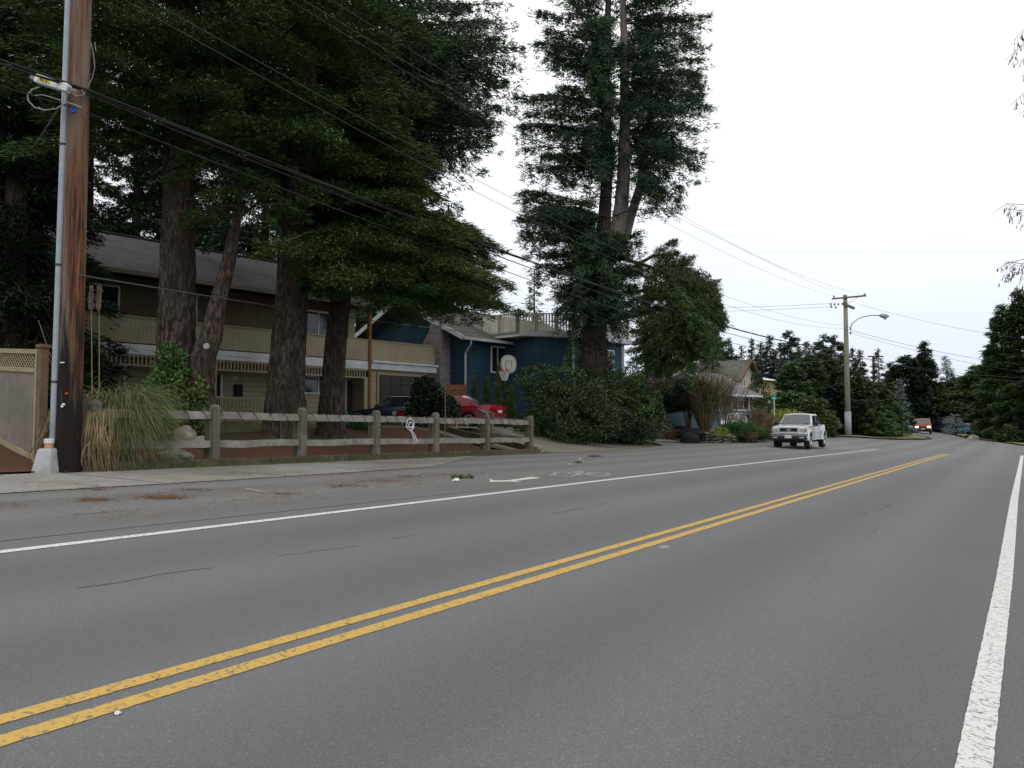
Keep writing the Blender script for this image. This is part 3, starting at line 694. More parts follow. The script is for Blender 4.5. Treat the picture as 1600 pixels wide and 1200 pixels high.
# white base marker by the pole
b=onground(78,13.55);T=thing('pedestal_marker','grey white tapered utility pedestal with orange banded cap at the foot of the pole','pedestal',(b.x,b.y,b.z),R(25))
pl=mat('grey plastic',(.36,.37,.38),(.43,.44,.45),rough=.6,big=(.28,.27,.24),bigscale=4)
m=MB();m.add([(sx*r,sy*r,z) for z,r in((0,.19),(.05,.185),(.40,.13),(.44,.11)) for sx,sy in((-1,-1),(1,-1),(1,1),(-1,1))],[(4*i+j,4*i+(j+1)%4,4*i+4+(j+1)%4,4*i+4+j) for i in range(3) for j in range(4)]+[(12,13,14,15),(3,2,1,0)]);m.build('base',pl,T,bevel=.012)
m=MB();m.tube([(0,0,.44),(0,0,.53)],.072,20);m.build('band',mat('faded orange',(.45,.22,.12),(.55,.3,.18),rough=.6),T,smooth=False);m=MB();m.tube([(0,0,.53),(0,0,.6),(0,0,.61)],[.085,.085,.07],20);m.build('cap',mat('white plastic',(.6,.6,.6)),T)
# ================================================================ POLES AND WIRES
polew=mat('rusty creosote pole',(.026,.012,.008),(.20,.085,.034),scale=7,stretch=(4,4,.22),bump=1,bscale=30,big=(.20,.16,.125),bigscale=1.6,rough=.9,detail=10)
# dark lower part: tar stain with an uneven edge
t=polew.node_tree;b_=t.nodes['Principled BSDF'];lk=t.links.new;src=b_.inputs['Base Color'].links[0].from_socket
co=t.nodes.new('ShaderNodeTexCoord');sx=t.nodes.new('ShaderNodeSeparateXYZ');lk(co.outputs['Object'],sx.inputs[0])
nz=t.nodes.new('ShaderNodeTexNoise');nz.inputs['Scale'].default_value=2.5;mpp=t.nodes.new('ShaderNodeMapping');mpp.inputs['Scale'].default_value=(5,5,.4);lk(co.outputs['Object'],mpp.inputs[0]);lk(mpp.outputs[0],nz.inputs['Vector'])
ma=t.nodes.new('ShaderNodeMath');ma.operation='MULTIPLY_ADD';ma.inputs[1].default_value=-5.5;lk(nz.outputs[0],ma.inputs[0]);lk(sx.outputs[2],ma.inputs[2])
rr=t.nodes.new('ShaderNodeMapRange');rr.inputs[1].default_value=-1.2;rr.inputs[2].default_value=.6;rr.inputs[3].default_value=1;rr.inputs[4].default_value=0;lk(ma.outputs[0],rr.inputs[0])
mm=t.nodes.new('ShaderNodeMix');mm.data_type='RGBA';lk(rr.outputs[0],mm.inputs[0]);lk(src,mm.inputs[6]);mm.inputs[7].default_value=(.014,.009,.008,1);lk(mm.outputs[2],b_.inputs['Base Color'])
P1=onground(108,13.75)
T=thing('utility_pole','rust brown wooden utility pole with tar black foot and grey conduit, at the pavement edge','utility pole',P1)
zz=[-.1,0,1,2,3,4,5,6,7,8,9,10,11,12,12.3]
m=MB();rad=[.210 - .0045*max(z,0) for z in zz]
m.tube([(0.0+.0*z,0,z) for z in zz],rad,28);po=m.build('pole',polew,T,smooth=True)
# conduit on the road-left side
side=(-rt*.225-fw*.09)
m=MB();cp=[(side.x*(1-.02*z)- .0*z,side.y*(1-.02*z),z) for z in(.05,1.2,3,5,7,9,11)]
m.tube(cp,.062,10);m.build('conduit',mat('grey conduit',(.27,.31,.37),(.33,.37,.42),rough=.45),T,smooth=True)
m=MB()
for z in(1.6,3.7,5.9): MB().tube([(side.x*(1-.02*z),side.y*(1-.02*z),z),(side.x*(1-.02*z),side.y*(1-.02*z),z+.04)],.07,10).build('conduit_strap',mat('dark strap',(.05,.05,.055)),T)
def onpole(dz,dx,rr=.2): # small disc facing the camera
    v=-fw*(rr+.0)+rt*dx;return Vector((v.x,v.y,dz))
def disc(z,dx,r,name,m_,r0=.19):
    c=onpole(z,dx,math.sqrt(max(.001,r0*r0-dx*dx)));m=MB();m.tube([c+fw*.03,c-fw*.02],r,14);m.build(name,m_,T)
zp=lambda py: zat(py,13.6)-P1.z
disc(zp(173),.02,.055,'blue_disc',mat('blue tag',(.02,.09,.42),(.03,.12,.5),rough=.5),.19)
disc(zp(632),.02,.02,'tag',whitewin,.22);disc(zp(635),.0,.02,'tag',whitewin,.22);disc(zp(615),.06,.018,'tag',mat('red tag',(.5,.08,.03)),.22)
c=onpole(zp(567),-.02,.225);MB().bar(c-rt*.035,c+rt*.035,.02,.02).build('tag',whitewin,T)
# crossarm above frame
m=MB();zc=11.25;m.bar((-1.25,0-.2,zc-P1.z),(1.25,-.2,zc-P1.z),.11,.13);m.build('crossarm',wood,T)
# ground wire stapled on the right of the pole, loops of cable by the splice box
m=MB()
def q3(px,py,d=13.55):return W(px,py,d)
m.tube([q3(142,66),q3(146,85),q3(148,105),q3(144,122),q3(138,135)],.008,5);m.tube([q3(148,66),q3(150,80)],.008,5)
m.build('riser_cable',mat('grey cable',(.16,.16,.16),(.2,.2,.2)),T,world=True)
M_wire=mat('black wire',(.012,.012,.013),(.02,.02,.02),rough=.6);M_wireg=mat('grey wire',(.055,.055,.055),(.08,.08,.08),rough=.6)
def wire(a,b,sag,r,label,name='power_line',m_=None,n=40,cat='cable',group=None,parts=1,twist=0):
    a=Vector(a);b=Vector(b);mb=MB()
    for s in range(parts):
        pts=[]
        for i in range(n+1):
            t=i/n;p=a.lerp(b,t)
            t2=Vector((p.x-a.x,p.y-a.y))
            p.z-=4*sag*t*(1-t)
            if parts>1:
                ph=s*2*math.pi/parts+t*twist
                p+=Vector((0,0,math.sin(ph)*r*1.5))+rt*math.cos(ph)*r*1.5
            pts.append(p)
        mb.tube(pts,r,5)
    o=mb.build(name,m_ or M_wire,origin=a);tag(o,label,cat,group);return o
P2=onground(1325,62.2)
def at2(px,py): return W(px,py,62.2)
def at1(px,py,d=13.6): return W(px,py,d)
A1=at1(135,141);B2=at2(1320,551)
# wire endpoints solved so the sag passes the photographed mid point
wire(A1,at2(1320,549),.85,.017,'thick black telephone cable bundle from the near pole to the far pole, upper strand','telephone_cable',parts=3,twist=40,n=90)
wire(at1(134,147),at2(1320,556),.95,.016,'black telephone cable running just under the thick cable bundle','telephone_cable',n=60)
wire(at1(136,176),at2(1320,565),1.0,.012,'thin lowest cable leaving the near pole beside its blue disc','telephone_cable',n=60)
prev=Vector((-14.4,-30,7.6))
wire(A1,prev,.25,.022,'thick black cable leaving the near pole towards the left edge','telephone_cable',parts=2,twist=30)
wire(at1(122,170),prev+Vector((0,0,-.75)),.3,.012,'thin black cable below the splice box towards the left edge','telephone_cable')
wire(at1(112,160),W(0,255,11),.1,.006,'upper of two thin guy wires going down left behind the near pole','guy_wire',m_=M_wireg)if 0 else None
wire(at1(91,172),W(29,268,20),.0,.006,'left of two thin wires sloping down left from the splice box','guy_wire',m_=M_wireg);wire(at1(88,174),W(24,272,20.5),.0,.006,'right of two thin wires sloping down left from the splice box','guy_wire',m_=M_wireg)
pw=[((120,-208),(1302,463),1.0),((185,-215),(1320,462),.8),((230,-150),(1352,461),1.1)]
labs=['topmost left power wire to the left end of the far crossarm','power wire to the middle insulator of the far crossarm','power wire to the right end of the far crossarm']
for (a,b,s),lb in zip(pw,labs): wire(at1(*a,13.2),at2(*b),s,.0065,lb,m_=M_wireg,n=50)
wire(at1(125,-62),at2(1320,508),1.5,.0075,'upper of two neutral wires crossing in front of the green tree canopy',m_=M_wireg,n=50);wire(at1(125,-40),at2(1320,513),1.7,.0075,'lower of two neutral wires crossing in front of the green tree canopy',m_=M_wireg,n=50)
wire(at1(125,430),W(752,520,40.2),.12,.014,'grey service wire from the near pole across the yard to the blue house eave','service_wire',m_=M_wireg);wire(W(893,531,42),at2(1322,560),.75,.014,'service wire from the blue house wing to the far pole','service_wire',m_=M_wireg)
wire(at2(1300,474),W(640,452,95),1.2,.012,'upper of two level wires from the far pole going left behind the tall fir',m_=M_wireg);wire(at2(1302,479),W(640,459,95),1.2,.012,'lower of two level wires from the far pole going left behind the tall fir',m_=M_wireg)
for a,b,s,r,lb in (((1340,475),(1780,540),.9,.010,'top wire from the far pole to the right over the lamp'),((1330,516),(1780,577),1.0,.014,'middle dark wire from the far pole to the right edge'),((1330,520),(1780,596),.9,.011,'thin wire under the middle wire from the far pole to the right'),((1325,553),(1780,590),1.2,.02,'low thick wire from the far pole towards the right trees'),((1325,556),(1780,583),1.0,.010,'low thin wire beside the thick one towards the right trees')):
    wire(at2(*a),W(*b,70),s,r,lb,m_=M_wire if r>.013 else M_wireg)
wire(at2(1320,557),W(1120,545,95),.8,.02,'dark cable from the far pole going left over the chalet','telephone_cable');wire(at2(1322,553),W(1050,548,95),.9,.012,'thin cable from the far pole going left over the brown roof','telephone_cable')
# splice box hung on the cable, marked 473
c0=at1(57,123,13.3);c1=at1(108,139,13.3);dv=(c1-c0).normalized();T=thing('splice_box','white cable splice box marked 473 hanging on the cable beside the near pole','splice box',c0.lerp(c1,.5))
up=Vector((0,0,1));nrm=dv.cross(up).normalized();upp=nrm.cross(dv)
m=MB();m.bar(c0,c1,.14,.15);m.build('case',mat('white box',(.62,.63,.64),(.7,.7,.7),rough=.5),T,world=True,bevel=.02)
m=MB();m.bar(c0-dv*.10,c0-dv*.004,.06,.07);m.bar(c1+dv*.004,c1+dv*.14,.05,.05);m.build('end_cap',mat('grey cap',(.2,.2,.21)),T,world=True)
if nrm.dot(fw)>0:nrm=-nrm
m=MB();cc=c0.lerp(c1,.30)+nrm*.074
m.bar(cc-dv*.11,cc+dv*.11,.006,.085,up=upp);m.build('number_label',mat('yellow label',(.5,.4,.1),(.55,.45,.12)),T,world=True)
me=text_mesh('473',.10);o=link('number',me,mat('black print',(.02,.02,.02)),T)
mtx=__import__('mathutils').Matrix((dv,upp,dv.cross(upp))).transposed()
o.rotation_euler=mtx.to_euler();o.location=cc-rootloc(T)+nrm*.008
m=MB();lo=T.location
m.tube([W(x,y,13.3) for x,y in((100,133),(103,150),(100,162),(88,170),(70,172),(54,168),(44,157),(43,147),(52,139),(62,136))],.011,5)
m.tube([W(x,y,13.35) for x,y in((60,136),(48,140),(50,150),(66,148),(80,152),(98,158),(115,163),(128,168))],.009,5)
m.tube([W(x,y,13.3) for x,y in((108,141),(120,150),(132,148),(128,140))],.009,5)
m.build('cable_loop',mat('pale cable',(.28,.28,.28),(.35,.35,.35)),T,world=True)
# far pole with crossarms and street lamp
T=thing('utility_pole','tall grey green utility pole with crossarms and curved street lamp at the junction','utility pole',P2)
gp=mat('treated pole',(.17,.18,.12),(.24,.24,.17),scale=4,stretch=(3,3,.3),big=(.20,.19,.17),bigscale=.5,bump=.4)
ztop=at2(1325,461).z-P2.z
m=MB();m.tube([(0,0,-.2),(0,0,ztop*.5),(0,0,ztop)],[.24,.20,.15],20);m.build('pole',gp,T,smooth=True)
m=MB();m.tube([(0,0,0),(0,0,2.0)],.255,20);m.build('pole_wrap',mat('grey wrap',(.25,.26,.28),(.3,.31,.33)),T,smooth=True)
def loc2(px,py,dd=0): return W(px,py,62.2+dd)
m=MB();m.bar(loc2(1300,467,-.2),loc2(1353,462,-.2),.12,.13);m.build('crossarm',mat('crossarm wood',(.12,.10,.07),(.16,.14,.1)),T,world=True)
m=MB();m.bar(loc2(1316,474,-.2),loc2(1335,482,-.2),.14,.2);m.build('crossarm',mat('crossarm wood'
,(.12,.1,.07)),T,world=True)
m=MB();m.bar(loc2(1315,467.5,-.2),loc2(1325,474,-.2),.03,.03);m.bar(loc2(1340,464.5,-.2),loc2(1325,474,-.2),.03,.03);m.build('brace',mat('steel',(.25,.25,.25)),T,world=True)
ins_=mat('insulator',(.10,.10,.10),(.3,.3,.3),rough=.3)
for px,py in((1303,463),(1318.5,462),(1351,459.5),(1298,475),(1304,475),(1310,475),(1299,479),(1306,480)):
    c=loc2(px,py,-.2);m=MB();m.tube([c-Vector((0,0,.12)),c-Vector((0,0,.05)),c,c+Vector((0,0,.08))],[.03,.07,.08,.04],8);m.build('insulator',ins_,T,world=True)
for px,py in((1320.5,514),(1329,516),(1320.5,521),(1329,522),(1318,553),(1330,556)):
    c=loc2(px,py,-.25);MB().tube([c,c+Vector((0,0,.2))],.07,8).build('bracket',ins_,T,world=True)
arm=[loc2(1328,512),loc2(1333,504),loc2(1340,498.5),loc2(1350,494.5),loc2(1362,492.7),loc2(1376,493)]
m=MB();m.tube(arm,.045,8);m.build('lamp_arm',mat('galvanised steel',(.35,.36,.37),(.42,.43,.44),rough=.4,metal=.6),T,world=True,smooth=True)
m=MB();h0=loc2(1374,492.6);h1=loc2(1389,494.6);m.tube([h0,h0.lerp(h1,.3),h0.lerp(h1,.7),h1],[.08,.19,.19,.05],12);Lh=m.build('lamp_head',mat('lamp grey',(.3,.3,.31),(.36,.36,.37),rough=.4),T,world=True,smooth=True)
c=h0.lerp(h1,.6)-Vector((0,0,.12));m=MB();m.tube([c,c-Vector((0,0,.16))],[.16,.09],12);m.build('lamp_lens',mat('lens',(.4,.42,.42),rough=.2),Lh,world=True)
P3=onground(1367,112)
T=thing('utility_pole','distant brown utility pole with one crossarm above the trees','utility pole',P3)
z3=W(1367,556,112).z-P3.z
m=MB();m.tube([(0,0,-.2),(0,0,z3)],[.22,.18],12);m.build('pole',mat('brown pole',(.10,.075,.055),(.15,.11,.08),scale=4),T)
m=MB();m.bar(W(1356,557,111.8),W(1380,557,111.8),.15,.2);m.bar(W(1359,573,111.8),W(1372,573,111.8),.12,.15);m.build('crossarm',mat('brown pole',(.1,.07,.05)),T,world=True)
# street name sign
b=onground(1210,50);T=thing('street_sign','green street name sign on a pale post behind the white pickup','street sign',b)
zs=W(1210,622,50).z-b.z
m=MB();m.tube([(0,0,0),(0,0,zs)],.045,10);m.build('post',mat('galvanised',(.4,.41,.42),(.46,.47,.48),metal=.5,rough=.5),T)
sg=mat('green sign',(.01,.25,.17),(.012,.28,.19),rough=.5)
v=rt*.19
m=MB();m.bar(Vector((0,0,zs+.0))-v,Vector((0,0,zs))+v,.03,.17);m.build('name_plate',sg,T)
v2=(rt*.75+fw*.5)*.2;m=MB();m.bar(Vector((0,0,zs+.2))-v2,Vector((0,0,zs+.2))+v2,.03,.16);m.build('name_plate',sg,T)
m=MB();m.bar(Vector((0,0,zs))-v*.55-fw*.02,Vector((0,0,zs))+v*.5-fw*.02,.006,.05);m.build('lettering',whitewin,T)
b=onground(1422,76);T=thing('marker_post','thin brown wooden marker post at the tip of the verge','post',b);m=MB();zt_=W(1422,664,76).z-b.z;m.box(-.07,.07,-.07,.07,0,zt_);m.build('post',mat('brown pole',(.1,.07,.05)),T);MB().box(-.16,.16,-.09,-.072,zt_-.45,zt_-.05).build('reflector',mat('pale reflector',(.35,.33,.3)),T)
b=onground(712,37.2);T=thing('board_fence','short orange brown board fence between the stone chimney and the white downspout','fence',b,YAW)
m=MB();zf=W(712,601,37.2).z-b.z
for k in range(9):m.box(-.52+k*.117,-.52+k*.117+.105,-.02,.02,0,zf)
m.build('board_panel',mat('orange brown boards',(.20,.09,.04),(.28,.13,.06),scale=5),T);MB().box(-.55,.55,-.05,-.021,zf-.25,zf-.15).build('rail',mat('orange brown boards',(.2,.09,.04)),T)
# basketball hoop
b=onground(800,33.5);T=thing('basketball_hoop','portable basketball hoop with grey white rounded backboard beside the conical cedars','basketball hoop',b)
c=W(795,569,33.2);rr_=33.2/1200
def l3(v):return Vector(v)-b
yaw=(rt*.86+fw*.5).normalized();nn_=Vector((0,0,1)).cross(yaw) ;
if nn_.dot(fw)>0:nn_=-nn_
m=MB();oc=[]
for i in range(20):
    a=2*math.pi*i/20;rx=.37*abs(math.cos(a))**.8*(1 if math.cos(a)>0 else -1);rz=.40*abs(math.sin(a))**.85*(1 if math.sin(a)>0 else -1);oc.append(yaw*rx*1.05+Vector((0,0,rz)))
cl=l3(c);n=20
m.add([cl+p for p in oc]+[cl+p-nn_*.04 for p in oc],[tuple(range(n)),tuple(range(n,2*n))]+[(i,(i+1)%n,(i+1)%n+n,i+n) for i in range(n)])
bb=m.build('backboard',mat('backboard',(.30,.295,.275),(.36,.355,.33),rough=.5),T)
m=MB()
for s,k in(((-.15,-.12),(-.15,.15)),((-.15,.15),(.15,.15)),((.15,.15),(.15,-.12))):
    m.bar(cl+yaw*s[0]+Vector((0,0,s[1]))+nn_*.008,cl+yaw*k[0]+Vector((0,0,k[1]))+nn_*.008,.02,.02)
m.tube([cl+p*.93+nn_*.006 for p in oc+[oc[0]]],.009,4)
m.build('target_square',mat('grey print',(.16,.16,.16)),bb)
rc=cl+Vector((0,0,-.34))+nn_*.35-yaw*.42;m=MB();m.tube([rc+Vector((.24*math.cos(t/16*6.283),.24*math.sin(t/16*6.283),0)) for t in range(17)],.014,5);m.bar(rc+(cl-rc)*.35,cl+Vector((0,0,-.32)),.05,.04);m.build('rim',mat('rim',(.3,.12,.07)),T)
m=MB()
for t in range(12):
    for dr in(1,-1):
        P=[rc+Vector((.23*(1-.55*k/4)*math.cos(t/12*6.283+dr*k*.26),.23*(1-.55*k/4)*math.sin(t/12*6.283+dr*k*.26),-.1*k)) for k in range(5)];m.tube(P,.011,3,cap=False)
m.build('net',mat('net',(.5,.5,.48)),T)
m=MB();m.tube([Vector((0,0,0))-nn_*.6,cl-nn_*.5-Vector((0,0,.6)),cl-nn_*.06],.05,8);m.build('pole',mat('black pole',(.02,.02,.02)),T)
# ================================================================ VEHICLES
tyre=mat('tyre rubber',(.012,.012,.012),(.02,.02,.02),rough=.8);rimm=mat('alloy rim',(.45,.46,.47),(.5,.5,.52),rough=.3,metal=.7)
black=mat('black trim',(.012,.012,.013),(.018,.018,.02),rough=.5);chrome=mat('chrome',(.6,.6,.62),metal=.9,rough=.12)
lampg=mat('headlamp glass',(.35,.37,.38),(.5,.5,.5),rough=.08,spec=.8);amber=mat('amber lens',(.42,.2,.09),rough=.2);redl=mat('red lens',(.3,.01,.01),rough=.2)
windsc=mat('windscreen glass',(.07,.08,.085),rough=.05,spec=.8);sideg=glass('side glass',(.015,.02,.022));platem=mat('plate',(.55,.56,.6),(.62,.63,.68),rough=.5)
def wheel(T,x,y,r,w,sgn,rim=.62):
    m=MB();n=28;prof=[(-w/2,r*.72),(-w/2,r*.93),(-w*.36,r),(w*.36,r),(w/2,r*.93),(w/2,r*.72)]
    vs=[];k=len(prof)
    for i in range(n):
        a=2*math.pi*i/n
        for yy,rr in prof:vs.append((x+rr*math.cos(a),y+yy,r+rr*math.sin(a)))
    m.add(vs,[(i*k+j,((i+1)%n)*k+j,((i+1)%n)*k+(j+1)%k,i*k+(j+1)%k) for i in range(n) for j in range(k)])
    Wt=m.build('wheel',tyre,T,smooth=True)
    m=MB();ro=r*rim;yo=y+sgn*w*.42
    m.tube([(x,yo-sgn*.06,r),(x,yo-sgn*.03,r)],[ro*.99]*2,24)
    m.tube([(x,yo-sgn*.02,r),(x,yo+sgn*.015,r)],[ro*.25,ro*.2],12)
    for i in range(6):
        a=2*math.pi*i/6
        m.bar((x+ro*.15*math.cos(a),yo,r+ro*.15*math.sin(a)),(x+ro*.98*math.cos(a),yo-sgn*.01,r+ro*.98*math.sin(a)),.03,ro*.22,up=(-math.sin(a),0,math.cos(a)))
    m.tube([(x+ro*1.02*math.cos(t/24*6.283),yo,r+ro*1.02*math.sin(t/24*6.283)) for t in range(25)],.025,5)
    m.build('rim',rimm,Wt)
    MB().tube([(x,yo-sgn*.062,r),(x,yo-sgn*.05,r)],ro*1.1,20).build('brake_disc',black,Wt)
def carbody(T,prof,Wd,paint,zmid,roundf=.10,inset=.07,name='body',bev=.035,Lh=2.3):
    """prof closed side profile (x,z) with arches; sides curved inward to the top and the ends"""
    n=len(prof)
    def hw(x,z):
        h=Wd/2-inset*max(0,(z-zmid)/.5)**2-.05*max(0,(zmid-z)/.5)**2
        return h-roundf*2.2*max(0,(abs(x)/Lh))**9
    cols=[-1,-.985,-.6,0,.6,.985,1];vs=[]
    cx=sum(p[0] for p in prof)/n;cz=sum(p[1] for p in prof)/n
    for c in cols:
        for x,z in prof:
            s=1-.012*(abs(c)==1)
            crown=.02*(1-c*c) if z>zmid+.1 else 0
            vs.append((cx+(x-cx)*s+(-.10 if x>0 else .06)*(c*c)*(1 if abs(x)>Lh*.9 else 0),hw(x,z)*c,cz+(z-cz)*s+crown))
    k=len(cols);m=MB()
    m.add(vs,[(j*n+i,j*n+(i+1)%n,(j+1)*n+(i+1)%n,(j+1)*n+i) for j in range(k-1) for i in range(n)]+[tuple(range(n)),tuple((k-1)*n+i for i in range(n))])
    o=m.build(name,paint,T,bevel=0)
    return o
def arch(cx,r,z0,n=9): # points from rear to front over the wheel, in decreasing x
    return [(cx+r*math.cos(math.pi*i/(n-1)),z0+r*math.sin(math.pi*i/(n-1))) for i in range(n)]
def cabin(T,xs,zb,zt,wb,wt,paint,pillar=.07,ws=None,sidecut=(),crown=.04):
    """xs: windscreen base, roof front, roof rear, rear glass base"""
    a,b,c,d=xs;m=MB()
    vs=[];
    ring=[(a,wb,zb),(b,wt,zt),(c,wt,zt),(d,wb,zb)]
    for y in(-1,-.5,0,.5,1):
        for x,hw,z in ring:
            cr=(1-y*y)*(crown if z==zt else 0);bx=(1-y*y)*(.06 if x in(a,) else 0)
            vs.append((x+bx,hw*y,z+cr))
    m.add(vs,[(4*j+i,4*j+(i+1)%4,4*j+4+(i+1)%4,4*j+4+i) for j in range(4) for i in range(4)]+[(0,1,2,3),(16,17,18,19)])
    B=m.build('cab',paint,T,bevel=.035,smooth=False)
    def quad(p,off,name,mt,par):
        p=[Vector(q) for q in p];nn=(p[1]-p[0]).cross(p[2]-p[1]).normalized();ctr=sum(p,Vector())/len(p)
        if nn.dot(ctr-Vector(((a+d)/2,0,(zb+zt)/2)))<0:nn=-nn
        n_=len(p);m=MB();m.add([q+nn*off for q in p]+[q-nn*.02 for q in p],[tuple(range(n_)),tuple(range(n_,2*n_))]+[(i,(i+1)%n_,(i+1)%n_+n_,i+n_) for i in range(n_)]);return m.build(name,mt,par)
    def P(u,v,e): # e: 'f' windscreen 'r' rear; u -1..1, v 0..1
        (x0,x1)=(a,b) if e=='f' else (d,c)
        bx=(1-u*u)*(.06 if e=='f' else 0)*(1-v);cr=(1-u*u)*crown*v
        return (x0+(x1-x0)*v+bx,(wb+(wt-wb)*v)*u,zb+(zt-zb)*v+cr)
    for e,mt,nm in(('f',ws or windsc,'windscreen'),('r',sideg,'rear_window')):
        m=MB();vs=[];us=[-.92,-.5,0,.5,.92]
        nrm=1 if e=='f' else -1
        for v in(.08,.90):
            for u in us:
                p=P(u,v,e);vs.append((p[0]+nrm*.028,p[1],p[2]+.014))
        m.add(vs,[(i,i+1,i+6,i+5) for i in range(4)]);m.build(nm,mt,B)
    for s in(1,-1):
        for u0,u1 in sidecut:
            def Q(u,v):
                xb=a+(d-a)*u;xt=b+(c-b)*u
                return Vector((xb+(xt-xb)*v,s*(wb+(wt-wb)*v),zb+(zt-zb)*v))
            quad([Q(u0,.06),Q(u0,.86),Q(u1,.86),Q(u1,.06)],.008,'side_window',sideg,B)
    return B
def pickup():
    b=G(1243,703);b=Vector((-9.42,40.6,0));b.z=gz(b.x,b.y)
    T=thing('pickup_truck','silver white pickup truck with chrome bumper parked on the shoulder facing the viewer','pickup truck',b,R(-90+0))
    paint=mat('silver white paint',(.56,.58,.60),(.62,.64,.66),scale=.7,rough=.28,spec=.5,coat=.5)
    r=.38;xf,xr=1.55,-1.55;z0=.40;Wd=1.72
    prof=[(2.28,.52),(2.34,.80),(2.30,1.0),(2.18,1.08),(.95,1.17),(.85,1.17),(-.45,1.19),(-.47,1.17),(-2.45,1.17),(-2.5,.6),(-2.4,.5)]
    low=[(xr-.46,.45)]+list(reversed(arch(xr,.44,.42)))+[(xr+.46,.43),(xf-.47,.43)]+list(reversed(arch(xf,.45,.42)))+[(xf+.47,.48)]
    carbody(T,prof+low,Wd,paint,.85,.08,.05,Lh=2.5)
    MB().box(-2.4,2.1,-.55,.55,.32,.62).build('chassis',black,T)
    MB().box(-2.35,-.62,-.68,.68,1.0,1.178).build('bed_liner',black,T)
    cabin(T,(1.02,.42,-.72,-1.02+.3),1.15,1.70,.80,.64,paint,sidecut=((.07,.56),(.62,.93)))
    for s in(1,-1):
        wheel(T,xf,s*.715,r,.25,s,.56);wheel(T,xr,s*.715,r,.25,s,.56)
        for x in(xf,xr):
            m=MB();A=[(x+.46*math.cos(math.pi*i/12),.42+.46*math.sin(math.pi*i/12)) for i in range(13)];A2=[(x+.50*math.cos(math.pi*i/12),.42+.50*math.sin(math.pi*i/12)) for i in range(13)]
            n=13;ya,yb=s*.80,s*.872
            vs=[(p[0],ya,p[1]) for p in A]+[(p[0],yb,p[1]) for p in A]+[(p[0],ya,p[1]) for p in A2]+[(p[0],yb-s*.03,p[1]) for p in A2]
            m.add(vs,[(i,i+1,n+i+1,n+i) for i in range(12)]+[(n+i,n+i+1,3*n+i+1,3*n+i) for i in range(12)]+[(3*n+i,3*n+i+1,2*n+i+1,2*n+i) for i in range(12)])
            m.build('wheel_flare',paint,T,smooth=False)
            MB().box(x-.40,x+.40,min(s*.45,s*.81),max(s*.45,s*.81),.44,.84).build('wheel_well',black,T)
        MB().box(.78,1.0,s*.84,s*1.05,1.12,1.30).build('side_mirror',black,T,bevel=.03)
        MB().box(-.28,-.12,s*.845,s*.87,1.0,1.04).build('door_handle',black,T)
        m=MB();m.box(2.19,2.315,s*.45,s*.80,.83,1.02);hl=m.build('headlight',lampg,T,bevel=.03);MB().box(2.17,2.318,s*.75,s*.805,.85,1.0).build('indicator',amber,hl)
        MB().box(2.40,2.425,s*.52,s*.74,.53,.59).build('fog_light',lampg,T)
        m=MB();m.bar((.9,s*.868,.5),(.9,s*.862,1.15),.012,.012);m.bar((-.42,s*.868,.5),(-.42,s*.862,1.15),.012,.012);m.build('door_seam',black,T)
        m=MB();m.bar((1.16,s*.6-.25,1.205),(1.09,s*.6+.05,1.245),.03,.02);m.build('wiper',black,T)
    m=MB();m.box(2.24,2.335,-.42,.42,.83,1.01);m.build('grille',black,T,bevel=.02)
    m=MB()
    for z in(.79,1.015):m.box(2.25,2.36,-.46,.46,z,z+.045)
    for s in(1,-1):m.bar((2.33,s*.46,.80),(2.33,s*.42,1.04),.04,.06,up=(1,0,0))
    m.tube([(2.35,.06*math.cos(t/10*6.283)*1.4,.92+.05*math.sin(t/10*6.283)) for t in range(11)],.012,4);m.build('grille_surround',paint,T)
    m=MB();m.prism([(-.84,.62),(-.84,.76),(.84,.76),(.84,.62)],2.2,2.42,lambda y,x,z:(x-.25*max(0,abs(y)-.7),y,z));m.build('bumper',chrome,T,bevel=.02)
    m=MB();m.box(2.15,2.40,-.82,.82,.44,.618);m.build('bumper_valance',black,T,bevel=.03)
    MB().box(2.422,2.432,-.16,.16,.53,.68).build('licence_plate',platem,T)
    MB().box(2.05,2.15,-.5,.5,.30,.44).build('skid_plate',black,T)
    return T
pickup()
